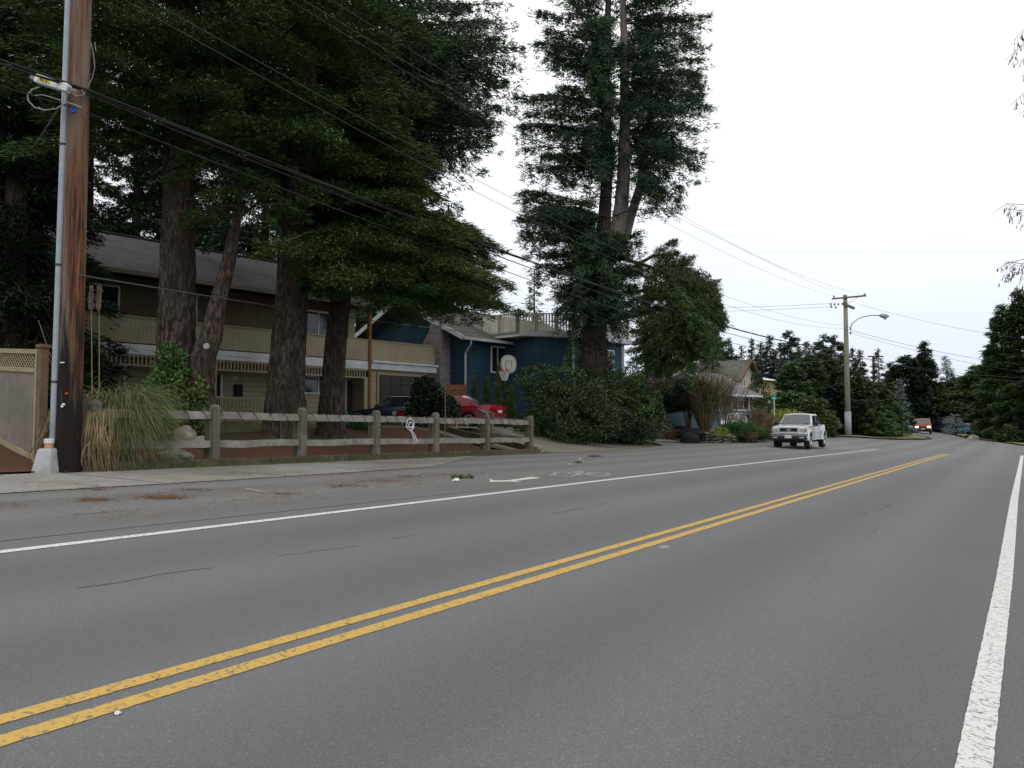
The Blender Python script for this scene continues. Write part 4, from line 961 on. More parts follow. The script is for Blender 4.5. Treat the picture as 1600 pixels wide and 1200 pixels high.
def sedan(label,name,b,rz,paint,L=4.5,Wd=1.7,roof=1.32,belt=.88,hood=.80,deck=.93,xs=(.85,.15,-.95,-1.75),sc_=1.0,lights=False,cat='car',wing=False,zg=0,side=((.08,.48),(.54,.9))):
    T=thing(name,label,cat,b,rz)
    r=.31;xf,xr=L/2-.9,-L/2+.98
    prof=[(L/2-.05,.35),(L/2,.55),(L/2-.12,.68),(xs[0]+.05,hood+.04),(xs[0],belt),(xs[3],belt+.02),(xs[3]-.06,deck),(-L/2+.06,deck-.02),(-L/2,.7),(-L/2+.08,.38)]
    low=[(xr-.39,.24)]+list(reversed(arch(xr,.365,.30)))+[(xr+.39,.2),(xf-.39,.2)]+list(reversed(arch(xf,.365,.30)))+[(xf+.39,.25)]
    carbody(T,prof+low,Wd,paint,.62,.10,.08,Lh=L/2)
    MB().box(-L/2+.2,L/2-.2,-.55,.55,.2,.5).build('chassis',black,T)
    cabin(T,xs,belt-.01,roof-.03,Wd/2-.07,Wd/2-.24,paint,sidecut=side)
    for s in(1,-1):
        wheel(T,xf,s*(Wd/2-.12),r,.2,s);wheel(T,xr,s*(Wd/2-.12),r,.2,s)
        for x in(xf,xr):MB().box(x-.33,x+.33,min(s*.4,s*(Wd/2-.05)),max(s*.4,s*(Wd/2-.05)),.34,.66).build('wheel_well',black,T)
        MB().box(xs[0]-.22,xs[0]-.06,s*(Wd/2-.04),s*(Wd/2+.12),belt-.03,belt+.09).build('side_mirror',paint,T,bevel=.02)
        MB().box(L/2-.16,L/2-.02,s*.42,s*(Wd/2-.1),.52,.66).build('headlight',lampg,T,bevel=.02)
        MB().box(-L/2-.012,-L/2+.1,s*.3,s*(Wd/2-.08),.70,.82).build('taillight',redl,T,bevel=.01)
        MB().box(-.25,-.12,s*(Wd/2-.02),s*(Wd/2+.005),belt-.14,belt-.11).build('door_handle',paint,T)
    MB().box(-L/2-.03,-L/2+.1,-Wd/2+.1,Wd/2-.1,.42,.58).build('bumper',paint,T,bevel=.03);MB().box(-L/2-.04,-L/2-.031,-.22,.22,.60,.70).build('licence_plate',platem,T)
    if wing:
        m=MB();m.box(-L/2+.06,-L/2+.24,-Wd/2+.16,Wd/2-.16,deck+.1,deck+.135);m.box(-L/2+.1,-L/2+.2,-.5,-.44,deck-.02,deck+.1);m.box(-L/2+.1,-L/2+.2,.44,.5,deck-.02,deck+.1);m.build('spoiler',paint,T,bevel=.01)
    return T
redp=mat('red paint',(.24,.012,.018),(.29,.018,.024),scale=.6,rough=.22,coat=.6);bluep=mat('dark blue paint',(.008,.011,.03),(.012,.015,.038),scale=.6,rough=.2,coat=.6)
b=onground(701,31.8)
sedan('red coupe with sloping rear window parked on the driveway behind the rail fence','parked_car',b,R(193),redp,L=4.5,roof=1.30,belt=.86,xs=(.8,.1,-.85,-1.75),side=((.08,.7),))
x,y=XY(622,34.3);b=Vector((x,y,gz(x,y)))
sedan('dark blue sedan parked in front of the garage door behind the fence and bush','parked_car',b,R(207),bluep,L=4.55,roof=1.38,belt=.90)
def suv(label,name,b,rz,paint,L=4.3,Wd=1.75,roof=1.72,cat='suv',xs=(.95,.45,-1.8,-2.0),belt=1.05,lit=False,sideq=((.06,.34),(.37,.66),(.69,.95))):
    T=thing(name,label,cat,b,rz);r=.35;xf,xr=L/2-.85,-L/2+.85
    prof=[(L/2-.04,.45),(L/2,.7),(L/2-.08,.92),(xs[0]+.05,belt-.04),(xs[0],belt),(xs[3],belt),(-L/2+.02,belt-.02),(-L/2,.6),(-L/2+.05,.45)]
    low=[(xr-.42,.36)]+list(reversed(arch(xr,.41,.36)))+[(xr+.42,.34),(xf-.42,.34)]+list(reversed(arch(xf,.41,.36)))+[(xf+.42,.38)]
    carbody(T,prof+low,Wd,paint,.75,.08,.05,Lh=L/2);MB().box(-L/2+.2,L/2-.2,-.6,.6,.28,.6).build('chassis',black,T)
    cabin(T,xs,belt-.01,roof-.03,Wd/2-.05,Wd/2-.18,paint,sidecut=sideq)
    for s in(1,-1):
        wheel(T,xf,s*(Wd/2-.13),r,.22,s);wheel(T,xr,s*(Wd/2-.13),r,.22,s)
        for x in(xf,xr):MB().box(x-.37,x+.37,min(s*.4,s*(Wd/2-.06)),max(s*.4,s*(Wd/2-.06)),.38,.76).build('wheel_well',black,T)
        MB().box(xs[0]-.2,xs[0]-.04,s*(Wd/2-.02),s*(Wd/2+.18),belt,belt+.15).build('side_mirror',black,T)
        hl=mat('lit headlamp',(.9,.85,.7),emit=(1,.93,.75,6)) if lit else lampg
        MB().box(L/2-.06,L/2+.012,s*.46,s*(Wd/2-.08),.72,.88).build('headlight',hl,T,bevel=.02)
    MB().box(L/2-.05,L/2+.01,-.42,.42,.74,.88).build('grille',black,T);MB().box(L/2-.1,L/2+.07,-Wd/2+.08,Wd/2-.08,.42,.60).build('bumper',black,T,bevel=.03);MB().box(L/2+.071,L/2+.08,-.2,.2,.50,.60).build('licence_plate',platem,T)
    return T
def flatg(px,py,d,zg=None):
    v=W(px,py,d);return v
orp=mat('orange red paint',(.42,.07,.03),(.48,.09,.04),scale=.6,rough=.25,coat=.5)
v=W(1443,676.8,91);v.z=gz(v.x,v.y)
suv('orange red suv with lit headlights coming out of the bend','moving_car',v,R(-90+4),orp,L=4.2,roof=1.78,lit=True)
vb=onground(1463,104)
suv('dark blue van parked side on behind the orange suv, partly behind the small blue spruce','parked_van',vb,R(172),bluep,L=4.9,roof=1.95,cat='van',xs=(1.5,.9,-2.2,-2.4),belt=1.15)
v=onground(1422,97);suv('small red car half hidden by the dark trees left of the orange suv','parked_car',v,R(-70),redp,L=4,roof=1.6,cat='car')
v=onground(1505,100);suv('blue green car behind the small blue spruce','parked_car',v,R(175),mat('teal paint',(.05,.12,.18),(.06,.14,.2),rough=.25,coat=.5),L=4.2,roof=1.45,cat='car')
# boat under pale cover / white car by the bungalow
v=onground(1150,50);v.z+=.35
sedan('white car parked low between the rock garden shrubs and the pale blue bungalow','parked_car',v,HA+R(200),mat('white car paint',(.5,.51,.53),(.56,.57,.58),rough=.3,coat=.4),L=4.4,roof=1.35)
# white garden edging rail behind the fence
b=onground(688,30.3);T=thing('wire_rack','low white metal rack standing beside the red coupe','rack',b);m=MB()
for k in range(8): m.bar((-1.2+.34*k,-.9+.26*k,.0),(-1.2+.34*k,-.9+.26*k,.42),.03)
for z in(.06,.24,.42):m.bar((-1.2,-.9,z),(1.2,.92,z),.035)
m.build('rack_bars',mat('white metal',(.4,.4,.4),(.5,.5,.5)),T)
# ================================================================ ROCKS
def rock(name,label,c,sx,sy,sz,m_,seed,cat='rock',build=True,sub=3,rough_=.25):
    bm=bmesh.new();bmesh.ops.create_icosphere(bm,subdivisions=sub,radius=1)
    for v in bm.verts:
        p=v.co.copy();k=1+rough_*mnoise.noise(p*1.3+Vector((seed*7.1,0,0)))+rough_*.5*mnoise.noise(p*3+Vector((0,seed*3.3,0)))
        v.co=Vector((p.x*sx*k,p.y*sy*k,max(-.3*sz,p.z*sz*k)))
    if not build:return bm
    me=bpy.data.meshes.new(name);bm.to_mesh(me);bm.free()
    o=link(name,me,m_);o.location=c;tag(o,label,cat);return o
M_rock=mat('pale boulder',(.20,.17,.14),(.38,.34,.29),scale=4,bump=.8,big=(.16,.15,.10),bigscale=2)
M_rockd=mat('dark boulder',(.010,.010,.011),(.022,.021,.02),scale=4,bump=.8)
M_rockm=mat('mossy stone',(.10,.095,.085),(.24,.23,.20),scale=5,bump=.8,big=(.10,.11,.045),bigscale=1.5)
rock('boulder','left and rounder of two pale boulders in the yard behind the rail fence',onground(290,19.0)+Vector((0,0,.12)),.27,.26,.28,M_rock,1)
rock('boulder','right and partly hidden of two pale boulders in the yard behind the rail fence',onground(317,18.6)+Vector((0,0,.10)),.30,.26,.24,M_rock,5)
rock('boulder','low mossy flat boulder just behind the lower fence rail by the pampas grass',onground(272,16.9)+Vector((0,0,.02)),.48,.35,.22,M_rockm,9)
rock('boulder','black rounded boulder at the left end of the rock garden under the clipped tree',onground(1062,43.5)+Vector((0,0,.62)),.50,.5,.36,M_rockd,2)
rock('boulder','wide black boulder among the rock garden stones below the bare brown shrub',onground(1079,41.8)+Vector((0,0,.4)),.75,.6,.42,M_rockd,4)
rock('boulder','pointed dark grey boulder at the front of the rock garden',onground(1078,40.9)+Vector((0,0,.15)),.5,.4,.42,M_rockd,6)
rock('boulder','pale boulder on the verge in front of the right hand cedars',onground(1520,74)+Vector((0,0,.08)),.5,.4,.4,M_rock,8)
# dry stone wall of the rock garden
def stonewall():
    T=thing('stone_wall','low dry stone wall of mossy flat stones edging the rock garden','stone wall',G(1130,691.5))
    path=[(1022,684),(1045,686.5),(1062,688.5),(1080,691),(1100,692),(1118,692.5),(1135,692.5),(1155,691.2),(1175,690.5),(1206,689.5)]
    P=[G(*p) for p in path];o0=T.location;r=random.Random(3);vs=[];fs=[]
    bm_=bmesh.new()
    for a,b in zip(P,P[1:]):
        ln=(b-a).length;s=0
        while s<ln:
            w=r.uniform(.25,.6);hh=0;top=r.uniform(.32,.55)
            while hh<top:
                h=r.uniform(.08,.17);p=a.lerp(b,min(1,(s+w/2)/ln))
                bmx=rock('x','',None,w/2*1.1,r.uniform(.2,.32),h*.62,None,r.random()*50,build=False,sub=1,rough_=.35)
                d=(b-a);ang=math.atan2(d.y,d.x)+r.uniform(-.3,.3)
                M=__import__('mathutils').Matrix
                bmesh.ops.transform(bmx,verts=bmx.verts,matrix=M.Translation(Vector((p.x-o0.x-.25*hh*0+r.uniform(-.05,.05),p.y-o0.y+hh*.35,p.z-o0.z+hh+h*.4)))@M.Rotation(ang,4,'Z')@M.Rotation(r.uniform(-.15,.15),4,'X'))
                n=len(vs);vs+=[tuple(v.co) for v in bmx.verts];bmx.verts.index_update();fs+=[tuple(v.index+n for v in f.verts) for f in bmx.faces];bmx.free()
                hh+=h
            s+=w*.9
    me=bpy.data.meshes.new('stones');me.from_pydata(vs,[],fs);link('stones',me,M_rockm,T)
    # earth bank behind
stonewall()
m=MB();bk=[G(*p) for p in((1022,684),(1062,688.5),(1100,691.5),(1135,692),(1175,690),(1210,689.5))]
vs=[];n=len(bk)
for p in bk:
    for k,(dy,dz) in enumerate(((.15,.05),(.3,.42),(1.6,.62),(4,.5),(6,.0))):vs.append((p.x-dy*.35,p.y+dy,p.z+dz))
m.add(vs,[(5*i+j,5*i+j+1,5*i+6+j,5*i+5+j) for i in range(n-1) for j in range(4)]+[tuple(range(5)),tuple(5*(n-1)+j for j in range(5))])
o=m.build('garden_bank',mat('garden soil',(.04,.03,.02),(.10,.07,.045),scale=4,bump=.8,coord='World',big=(.14,.08,.04),bigscale=.8));o['kind']='structure'
# litter
rl=random.Random(8)
m=MB()
def flake(L,S,sz,off):
    a=rl.uniform(0,6.28);l=sz*rl.uniform(.5,1.4);w=sz*rl.uniform(.1,.3)
    dx,dy=math.cos(a)*l,math.sin(a)*l;nx,ny=-math.sin(a)*w,math.cos(a)*w
    x,y=-L,S;z=gz(x,y)+off
    m.add([(x-dx-nx,y-dy-ny,z),(x+dx-nx,y+dy-ny,z+.004),(x+dx+nx,y+dy+ny,z+.006),(x-dx+nx,y-dy+ny,z+.002)],[(0,1,2,3)])
for cx,cy,rx,ry,n,sz in((150,782,30,2.5,160,.03),(255,778,45,3.5,330,.03),(150,765,25,2.5,110,.025),(300,766,40,2,120,.025),(540,760,40,3,150,.03),(600,752,50,3,150,.03),(700,742,60,2.5,150,.03),(20,790,30,4,60,.02),(470,742,200,3,300,.02),(100,758,110,4,80,.02),(860,725,60,5,60,.03),(1000,730,70,5,50,.03),(350,775,260,9,420,.018),(620,752,160,8,380,.018),(200,800,200,14,260,.014),(800,735,150,9,260,.018),(480,790,200,8,120,.014),(640,745,25,2,90,.03),(445,772,30,2,80,.025)):
    for i in range(n):
        px=rl.gauss(cx,rx*.5);py=rl.gauss(cy,ry*.6)
        v=G(px,py);flake(-v.x,v.y,sz,.012+(.012 if -v.x>10.9 and v.y<17 else 0))
s=-2
while s<18:
    for k in range(14):flake(10.75+rl.gauss(0,.06)+(.15 if s>12 else 0),s+rl.uniform(0,.5),.02,.012);
    for k in range(6):flake(13.95+rl.gauss(0,.07),s+rl.uniform(0,.5),.025,.045)
    s+=.5
o=m.build('fallen_needles',mat('brown needles',(.10,.045,.02),(.20,.10,.045),scale=20));o['kind']='stuff';o['label']='fallen brown needles and bark scattered on the pavement and shoulder'
m=MB()
for i in range(420):
    L,S=rl.uniform(14.5,19),rl.uniform(4,21.5);flake(L,S,.05,.07)
o=m.build('yard_debris',mat('pale twigs',(.16,.11,.07),(.3,.22,.15)));o['kind']='stuff';o['label']='pale twigs and chips lying on the bark mulch'
def crumple(name,label,px,py,sz,c,cat='litter'):
    v=G(px,py);o=rock(name,label,v+Vector((0,0,sz*.3)),sz,sz*.7,sz*.5,c,px*.1,cat,sub=2,rough_=.6);return o
wp_=mat('white litter',(.6,.6,.6),(.7,.7,.7))
crumple('paper_litter','crumpled white paper on the shoulder beside green sprigs',712,752.5,.07,wp_);crumple('paper_litter','tiny white scrap on the shoulder in front of the driveway',906,718,.035,wp_);crumple('paper_litter','small white scrap on the shoulder right of the fence end',889,726,.03,wp_);crumple('paper_litter','white chip lying by the yellow line at the lower left',184,1116,.016,wp_);crumple('paper_litter','white fleck on the pavement edge below the pampas grass',170,738,.03,wp_)
v0=G(385,769)
v=G(385,766);w_=G(414,771.5);m=MB();m.bar(v+Vector((0,0,.02)),w_+Vector((0,0,.02)),.02,.015);o=m.build('stick',mat('pale stick',(.3,.28,.24),(.36,.33,.28)),origin=v);tag(o,'thin pale stick lying on the shoulder near the pavement','stick')
# ================================================================ VEGETATION
def leafmesh(name,P,D,U,ln,wd,rnd,m,parent=None,quad=False):
    """P centres (n,3), D direction, U side vector; triangles or rhombi"""
    n=len(P);ln=np.asarray(ln).reshape(-1,1)*np.ones((n,1));wd=np.asarray(wd).reshape(-1,1)*np.ones((n,1))
    if quad:
        v=np.stack([P,P+D*ln*.5+U*wd,P+D*ln,P+D*ln*.5-U*wd],1);k=4
    else:
        v=np.stack([P-U*wd,P+U*wd,P+D*ln],1);k=3
    v=v.reshape(-1,3)
    me=bpy.data.meshes.new(name);me.vertices.add(n*k);me.vertices.foreach_set('co',v.astype(np.float32).ravel())
    me.loops.add(n*k);me.loops.foreach_set('vertex_index',np.arange(n*k,dtype=np.int32))
    me.polygons.add(n);me.polygons.foreach_set('loop_start',np.arange(0,n*k,k,dtype=np.int32))
    try:me.polygons.foreach_set('loop_total',np.full(n,k,dtype=np.int32))
    except Exception:pass
    me.update(calc_edges=True)
    a=me.attributes.new('rnd','FLOAT','FACE');a.data.foreach_set('value',np.asarray(rnd,dtype=np.float32))
    return link(name,me,m,parent)
def nrm(a):return a/np.maximum(1e-6,np.linalg.norm(a,axis=1,keepdims=True))
def leafmat(name,c1,c2,rough=.6,scale=1.2):
    return mat(name,c1,c2,scale=scale,rough=rough,attr='rnd',spec=.25,coord='World')
LM=dict(
 fir=leafmat('fir needles',(.018,.040,.012),(.080,.140,.036)),
 firblue=leafmat('fir needles cool',(.014,.036,.018),(.055,.105,.045)),
 olive=leafmat('hemlock needles',(.024,.046,.012),(.095,.145,.034)),
 bright=leafmat('young fir needles',(.022,.07,.022),(.070,.165,.055)),
 dark=leafmat('dark cedar',(.005,.012,.007),(.020,.040,.016)),
 cedar=leafmat('cedar foliage',(.018,.042,.014),(.065,.115,.032)),
 brownc=leafmat('brownish cedar',(.014,.028,.010),(.065,.090,.027)),
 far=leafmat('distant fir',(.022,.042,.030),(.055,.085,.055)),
 spruce=leafmat('blue spruce',(.07,.11,.115),(.20,.27,.27)),
 rhodo=leafmat('rhododendron leaf',(.013,.034,.011),(.064,.100,.034),rough=.42),
 rhodol=leafmat('light shrub leaf',(.04,.085,.02),(.12,.20,.055),rough=.45),
 yellow=leafmat('yellow green shrub',(.16,.19,.03),(.34,.36,.06)),
 juniper=leafmat('green juniper',(.02,.075,.016),(.06,.16,.04)),
 holly=leafmat('dark glossy leaf',(.006,.016,.008),(.035,.055,.030),rough=.3),
 heath=leafmat('russet heath',(.10,.05,.025),(.24,.14,.08)),
 thuja=leafmat('thuja green',(.035,.06,.015),(.10,.14,.045)))
bark=mat('fir bark',(.022,.016,.012),(.125,.090,.072),scale=5,stretch=(2.5,2.5,.8),bump=1,bscale=10,rough=.95,big=(.035,.026,.021),bigscale=.7,lo=.42,hi=.62)
barkg=mat('grey bark',(.10,.085,.078),(.23,.205,.19),scale=4,stretch=(2,2,.5),bump=.8,rough=.95)
barkd=mat('dark bark',(.028,.022,.017),(.07,.055,.045),scale=4,bump=.6,rough=.95)
twigm=mat('brown twigs',(.075,.05,.035),(.16,.11,.08),scale=4)
twigg=mat('green brown twigs',(.07,.06,.025),(.15,.12,.055),scale=4)
def trunk(T,pts,rad,m=None,n=26,name='trunk',ridge=.09,fine=True,seed=0,world=False):
    """bark-ridged tube; pts local"""
    pts=[Vector(p) for p in pts];P=[];Rr=[]
    for i in range(len(pts)-1):
        k=max(2,int((pts[i+1]-pts[i]).length/(.16 if fine else .8)))
        for j in range(k):
            t=j/k;P.append(pts[i].lerp(pts[i+1],t));Rr.append(rad[i]+(rad[i+1]-rad[i])*t)
    P.append(pts[-1]);Rr.append(rad[-1])
    vs=[];K=len(P);n=n*2 if fine else n
    for i,p in enumerate(P):
        d=(P[min(i+1,K-1)]-P[max(i-1,0)]).normalized();a=d.cross(Vector((.03,1,0))).normalized();b=a.cross(d)
        for j in range(n):
            t=2*math.pi*j/n;u=a*math.cos(t)+b*math.sin(t);r=Rr[i]
            if fine:
                q=Vector((math.cos(t)*3.4,math.sin(t)*3.4,p.z*.95+seed));v=mnoise.noise(q*2.0);r*=1+ridge*1.5*(1-2*abs(v))+ridge*.6*mnoise.noise(Vector((math.cos(t)*9,math.sin(t)*9,p.z*2.2)))+.05*mnoise.noise(Vector((math.cos(t),math.sin(t),p.z*.5+seed)))
            vs.append(p+u*r)
    m_=MB();m_.add(vs,[(i*n+j,i*n+(j+1)%n,(i+1)*n+(j+1)%n,(i+1)*n+j) for i in range(K-1) for j in range(n)])
    return m_.build(name,m or bark,T,world=world)
def conifer(T,origin,Ht,base,rad,nb,seed,lm,dens=90,droop=.25,rise=.1,ll=.16,lw=.022,sw=.28,hang=.5,limbs=True,azr=None,trunkr=.3,up=0,barkm=None,inner=.15,tuft=9,limbr=.05,name='crown',zpow=1.,axis=None,raz=None):
    """crown of drooping branch sprays. rad(u)->radius for u 0 (base)..1 (top). local coords, origin = foot of trunk"""
    rs=np.random.RandomState(seed);Ps=[];Ds=[];Us=[];Rs=[];lb=MB()
    for i in range(nb):
        u=((i+rs.rand())/nb)**zpow;z=base+(Ht-base)*u
        az=rs.rand()*2*math.pi if azr is None else rs.uniform(*azr)
        Lb=rad(u)*rs.uniform(.62,1.08)*(raz(math.cos(az)*rt.x+math.sin(az)*rt.y,u) if raz else 1)
        if Lb<.15:continue
        d=np.array([math.cos(az),math.sin(az),0.]);s=np.array([-math.sin(az),math.cos(az),0.])
        ax=axis(z) if axis is not None else (0,0)
        o=np.array([origin[0]+ax[0],origin[1]+ax[1],origin[2]+z])
        ri=rise+rs.uniform(-.08,.12);dr=droop*rs.uniform(.7,1.35)
        f=lambda t:(o+np.outer(t,d)*Lb+np.outer(ri*t*Lb-dr*Lb*t**2+up*t**3*Lb,[0,0,1])+np.outer(np.sin(t*3+az*5)*.05*Lb,s))
        nt_=max(3,int(dens*Lb**1.35/tuft))
        t=inner+(1-inner)*rs.rand(nt_)**.75
        wmax=sw*Lb*np.clip(np.sin(np.clip((t-inner*.6)/(1.05-inner*.6),0,1)*math.pi)**.6,.15,1)*(1.15-.55*t)+.06
        sg=rs.uniform(-1,1,nt_);q=sg*wmax
        c=f(t)+q[:,None]*s-(np.abs(q)*hang*rs.uniform(.2,1.,nt_))[:,None]*np.array([0,0,1.])-(rs.rand(nt_)**2*hang*.35)[:,None]*np.array([0,0,1.])
        # tuft of leaves
        k=tuft;c=np.repeat(c,k,0);sgr=np.repeat(np.sign(sg),k)[:,None];tr=np.repeat(t,k)[:,None]
        c=c+rs.normal(0,.5,(len(c),3))*ll*np.array([1,1,.55])
        D=nrm(d*(.75+tr*.5)+s*sgr*.7*rs.rand(len(c),1)+np.array([0,0,1.])*(-hang*rs.rand(len(c),1)+.12)+rs.normal(0,.38,(len(c),3)))
        U=nrm(np.cross(D,nrm(rs.normal(0,.6,(len(c),3))+np.array([0,0,1.]))))
        Ps.append(c);Ds.append(D);Us.append(U);Rs.append(np.clip(np.repeat(rs.rand(nt_),k)*.6+rs.rand(len(c))*.4,0,1))
        if limbs:
            tt=np.linspace(0,.92,5);pp=f(tt);lb.tube([tuple(x) for x in pp],[limbr*(1-.8*x)*max(.5,Lb/4) for x in tt],4,cap=False)
    P=np.concatenate(Ps);D=np.concatenate(Ds);U=np.concatenate(Us);Rn=np.concatenate(Rs);n=len(P)
    rs2=np.random.RandomState(seed+1)
    o=leafmesh(name,P,D,U,ll*rs2.uniform(.6,1.3,n),lw*rs2.uniform(.7,1.3,n),Rn,LM[lm],T)
    if limbs:lb.build('limbs',barkm or barkd,T)
    return o
def cloud(T,blobs,n,seed,lm,ll=.09,lw=.03,name='foliage',quad=True,shell=.55,up=.3,gap=.35,gs=1.3,hang=0,world=False):
    """broadleaf foliage: blobs (x,y,z,rx,ry,rz) filled with leaves, gaps by noise"""
    rs=np.random.RandomState(seed);vol=np.array([b[3]*b[4]+b[4]*b[5]+b[3]*b[5] for b in blobs]);cnt=(n*vol/vol.sum()).astype(int)
    Ps=[];Os=[]
    for b,k in zip(blobs,cnt):
        d=nrm(rs.normal(0,1,(k,3)));r=(shell+(1-shell)*rs.rand(k)**.6)
        # lumpy surface
        lump=np.array([1+.32*mnoise.noise(Vector((x*1.6+b[0],y*1.6+b[1],z*1.6+b[2]))) for x,y,z in d])
        p=np.array(b[:3])+d*np.array(b[3:6])*(r*lump)[:,None]
        Ps.append(p);Os.append(d)
    P=np.concatenate(Ps);O=np.concatenate(Os)
    keep=np.array([mnoise.noise(Vector(p)*gs+Vector((seed,0,0)))>-gap for p in P]);P=P[keep];O=O[keep];n=len(P)
    D=nrm(O*.6+rs.normal(0,.6,(n,3))+np.array([0,0,up-hang]));U=nrm(np.cross(D,nrm(O*.5+np.array([0,0,.7])+rs.normal(0,.5,(n,3)))))
    if world: P=P-np.array(rootloc(T))
    return leafmesh(name,P,D,U,ll*rs.uniform(.6,1.3,n),lw*rs.uniform(.7,1.25,n),rs.rand(n),LM[lm],T,quad=quad)
def tw(px,py,d): return W(px,py,d)
def fir_profile(r0,top=.05,mid=1.0,lowcut=.12):
    return lambda u:r0*((u/lowcut)**.5*.8+.2 if u<lowcut else 1)*((1-u)**mid+top*.3)
def boughs(T,lst,seed,lm,dens=500,sw=.22,hang=.7,ll=.2,lw=.02,tuft=9,limbr=.06,name='bough_foliage',droop=.12):
    """explicit drooping boughs: (start, tip) local points"""
    rs=np.random.RandomState(seed);Ps=[];Ds=[];Us=[];Rs=[];lb=MB()
    for a,c_ in lst:
        a=np.array(a);e=np.array(c_);v=e-a;Lb=np.linalg.norm(v)
        d=v/Lb;s=np.cross(d,[0,0,1.]);s/=max(1e-6,np.linalg.norm(s))
        f=lambda t:a+np.outer(t,v)+np.outer(droop*Lb*(t-t*t)*1.6,[0,0,1])+np.outer(np.sin(t*7+Lb*3)*.03*Lb,s)
        n=max(3,int(dens*Lb**1.15/tuft));t=.12+.9*rs.rand(n)**.7
        w=sw*Lb*np.clip(np.sin(np.clip(t,0,1)**.8*math.pi*.95+.1),.04,1)*rs.uniform(.3,1.6)+.05
        # side twigs: sprays gathered on discrete twigs, so gaps show between them
        k_=max(4,int(Lb*2.6));tq=(np.floor(t*k_)+rs.normal(0,.15,n))/k_
        q=rs.uniform(-1,1,n)*w
        c=f(tq+np.abs(q)*.12/Lb)+q[:,None]*s-(np.abs(q)*hang*rs.uniform(.3,1,n))[:,None]*np.array([0,0,1.])-(rs.rand(n)**3*hang*1.6)[:,None]*np.array([0,0,1.])
        c=np.repeat(c,tuft,0);sg=np.repeat(np.sign(q),tuft)[:,None];r0=np.repeat(rs.rand(n),tuft)
        c=c+rs.normal(0,.45,(len(c),3))*ll*np.array([1,1,.6])
        D=nrm(d*.8+s*sg*.8*rs.rand(len(c),1)+np.array([0,0,1.])*(-hang*rs.rand(len(c),1)+.25)+rs.normal(0,.4,(len(c),3)))
        U=nrm(np.cross(D,rs.normal(0,1,(len(c),3))))
        Ps.append(c);Ds.append(D);Us.append(U);Rs.append(np.clip(r0*.6+rs.rand(len(c))*.4,0,1))
        pp=f(np.linspace(0,.97,7));lb.tube([tuple(x) for x in pp],[limbr*(1-.85*i/6)*max(.4,Lb/5) for i in range(7)],5,cap=False)
        for i in range(int(k_)):
            t0=.2+.75*i/k_;o_=f(np.array([t0]))[0];sd_=1 if i%2 else -1
            e_=o_+s*sd_*w.max()*.8*(1-.5*t0)-np.array([0,0,hang*.35*w.max()])+d*.2;lb.tube([tuple(o_),tuple(e_)],[.014,.004],3,cap=False)
    P=np.concatenate(Ps);n=len(P);rs2=np.random.RandomState(seed+1)
    leafmesh(name,P,np.concatenate(Ds),np.concatenate(Us),ll*rs2.uniform(.5,1.3,n),lw*rs2.uniform(.7,1.3,n),np.concatenate(Rs),LM[lm],T)
    lb.build('limbs',barkd,T)
# ---- A: trunk x 243-298
def tree(name,label,cat,base,group=None): return thing(name,label,cat,base,0,group)
dA=20.5;b=onground(272,dA)
A_=tree('fir_tree','thick trunked fir in the yard just right of the near pole, rhododendron at its foot','tree',b)
trunk(A_,[(0,0,-.2),(0,0,.3),(0,0,1.4),(rt.x*.02,rt.y*.02,4),(-rt.x*.05,0,8),(0,0,14),(0,0,22)],[.74,.62,.46,.42,.34,.25,.12],seed=1)
conifer(A_,(0,0,0),23,7.6,lambda u:5.6*(1-u)**.6*(.7+.3*min(1,u*8)),230,11,'fir',dens=260,droop=.26,rise=.10,hang=.55,ll=.17,lw=.017,raz=lambda c,u:1)
# ---- B leaning
b=onground(313,19.6);B_=tree('leaning_tree','slim leaning tree with a pale cut branch scar between the two thick firs','tree',b)
def rel(px,py,d):return W(px,py,d)-b
trunk(B_,[(0,0,-.1),rel(317,560,19.6),rel(332,520,19.7),rel(341,470,19.8),rel(355,420,20),rel(364,375,20),rel(372,330,20.2),rel(380,250,20.5)],[.33,.27,.24,.18,.16,.13,.10,.05],seed=3,ridge=.12)
c=rel(322,541,19.6-.27);MB().tube([c+fw*.04,c-fw*.005,c-fw*.015],[.085,.08,.05],9).build('cut_scar',mat('pale cut wood',(.30,.29,.25),(.38,.36,.32)),B_)
conifer(B_,tuple(rel(372,350,20)),3.8,.2,lambda u:2.0*(1-u*.5),40,12,'fir',dens=200,droop=.4,hang=.6,ll=.15,lw=.016)
# ---- C thick
b=onground(445,22.);C_=tree('fir_tree','thickest trunk with orange brown bark at centre of the yard, left of the forked branch','tree',b)
C_['label']='thickest fir trunk with reddish brown bark in the middle of the yard'
trunk(C_,[(0,0,-.2),rt*.0+Vector((0,0,.35)),rel(447,600,22),rel(452,520,22),rel(460,400,22),rel(468,300,22),rel(476,180,22),rel(486,66,22),rel(492,-80,22),rel(496,-300,22)],[.72,.58,.48,.44,.40,.34,.27,.19,.15,.08],seed=7)
conifer(C_,(.3,.3,0),24,8.0,lambda u:4.9*(1-u)**.6,160,13,'fir',dens=230,droop=.28,rise=.08,hang=.5,ll=.17,lw=.018)
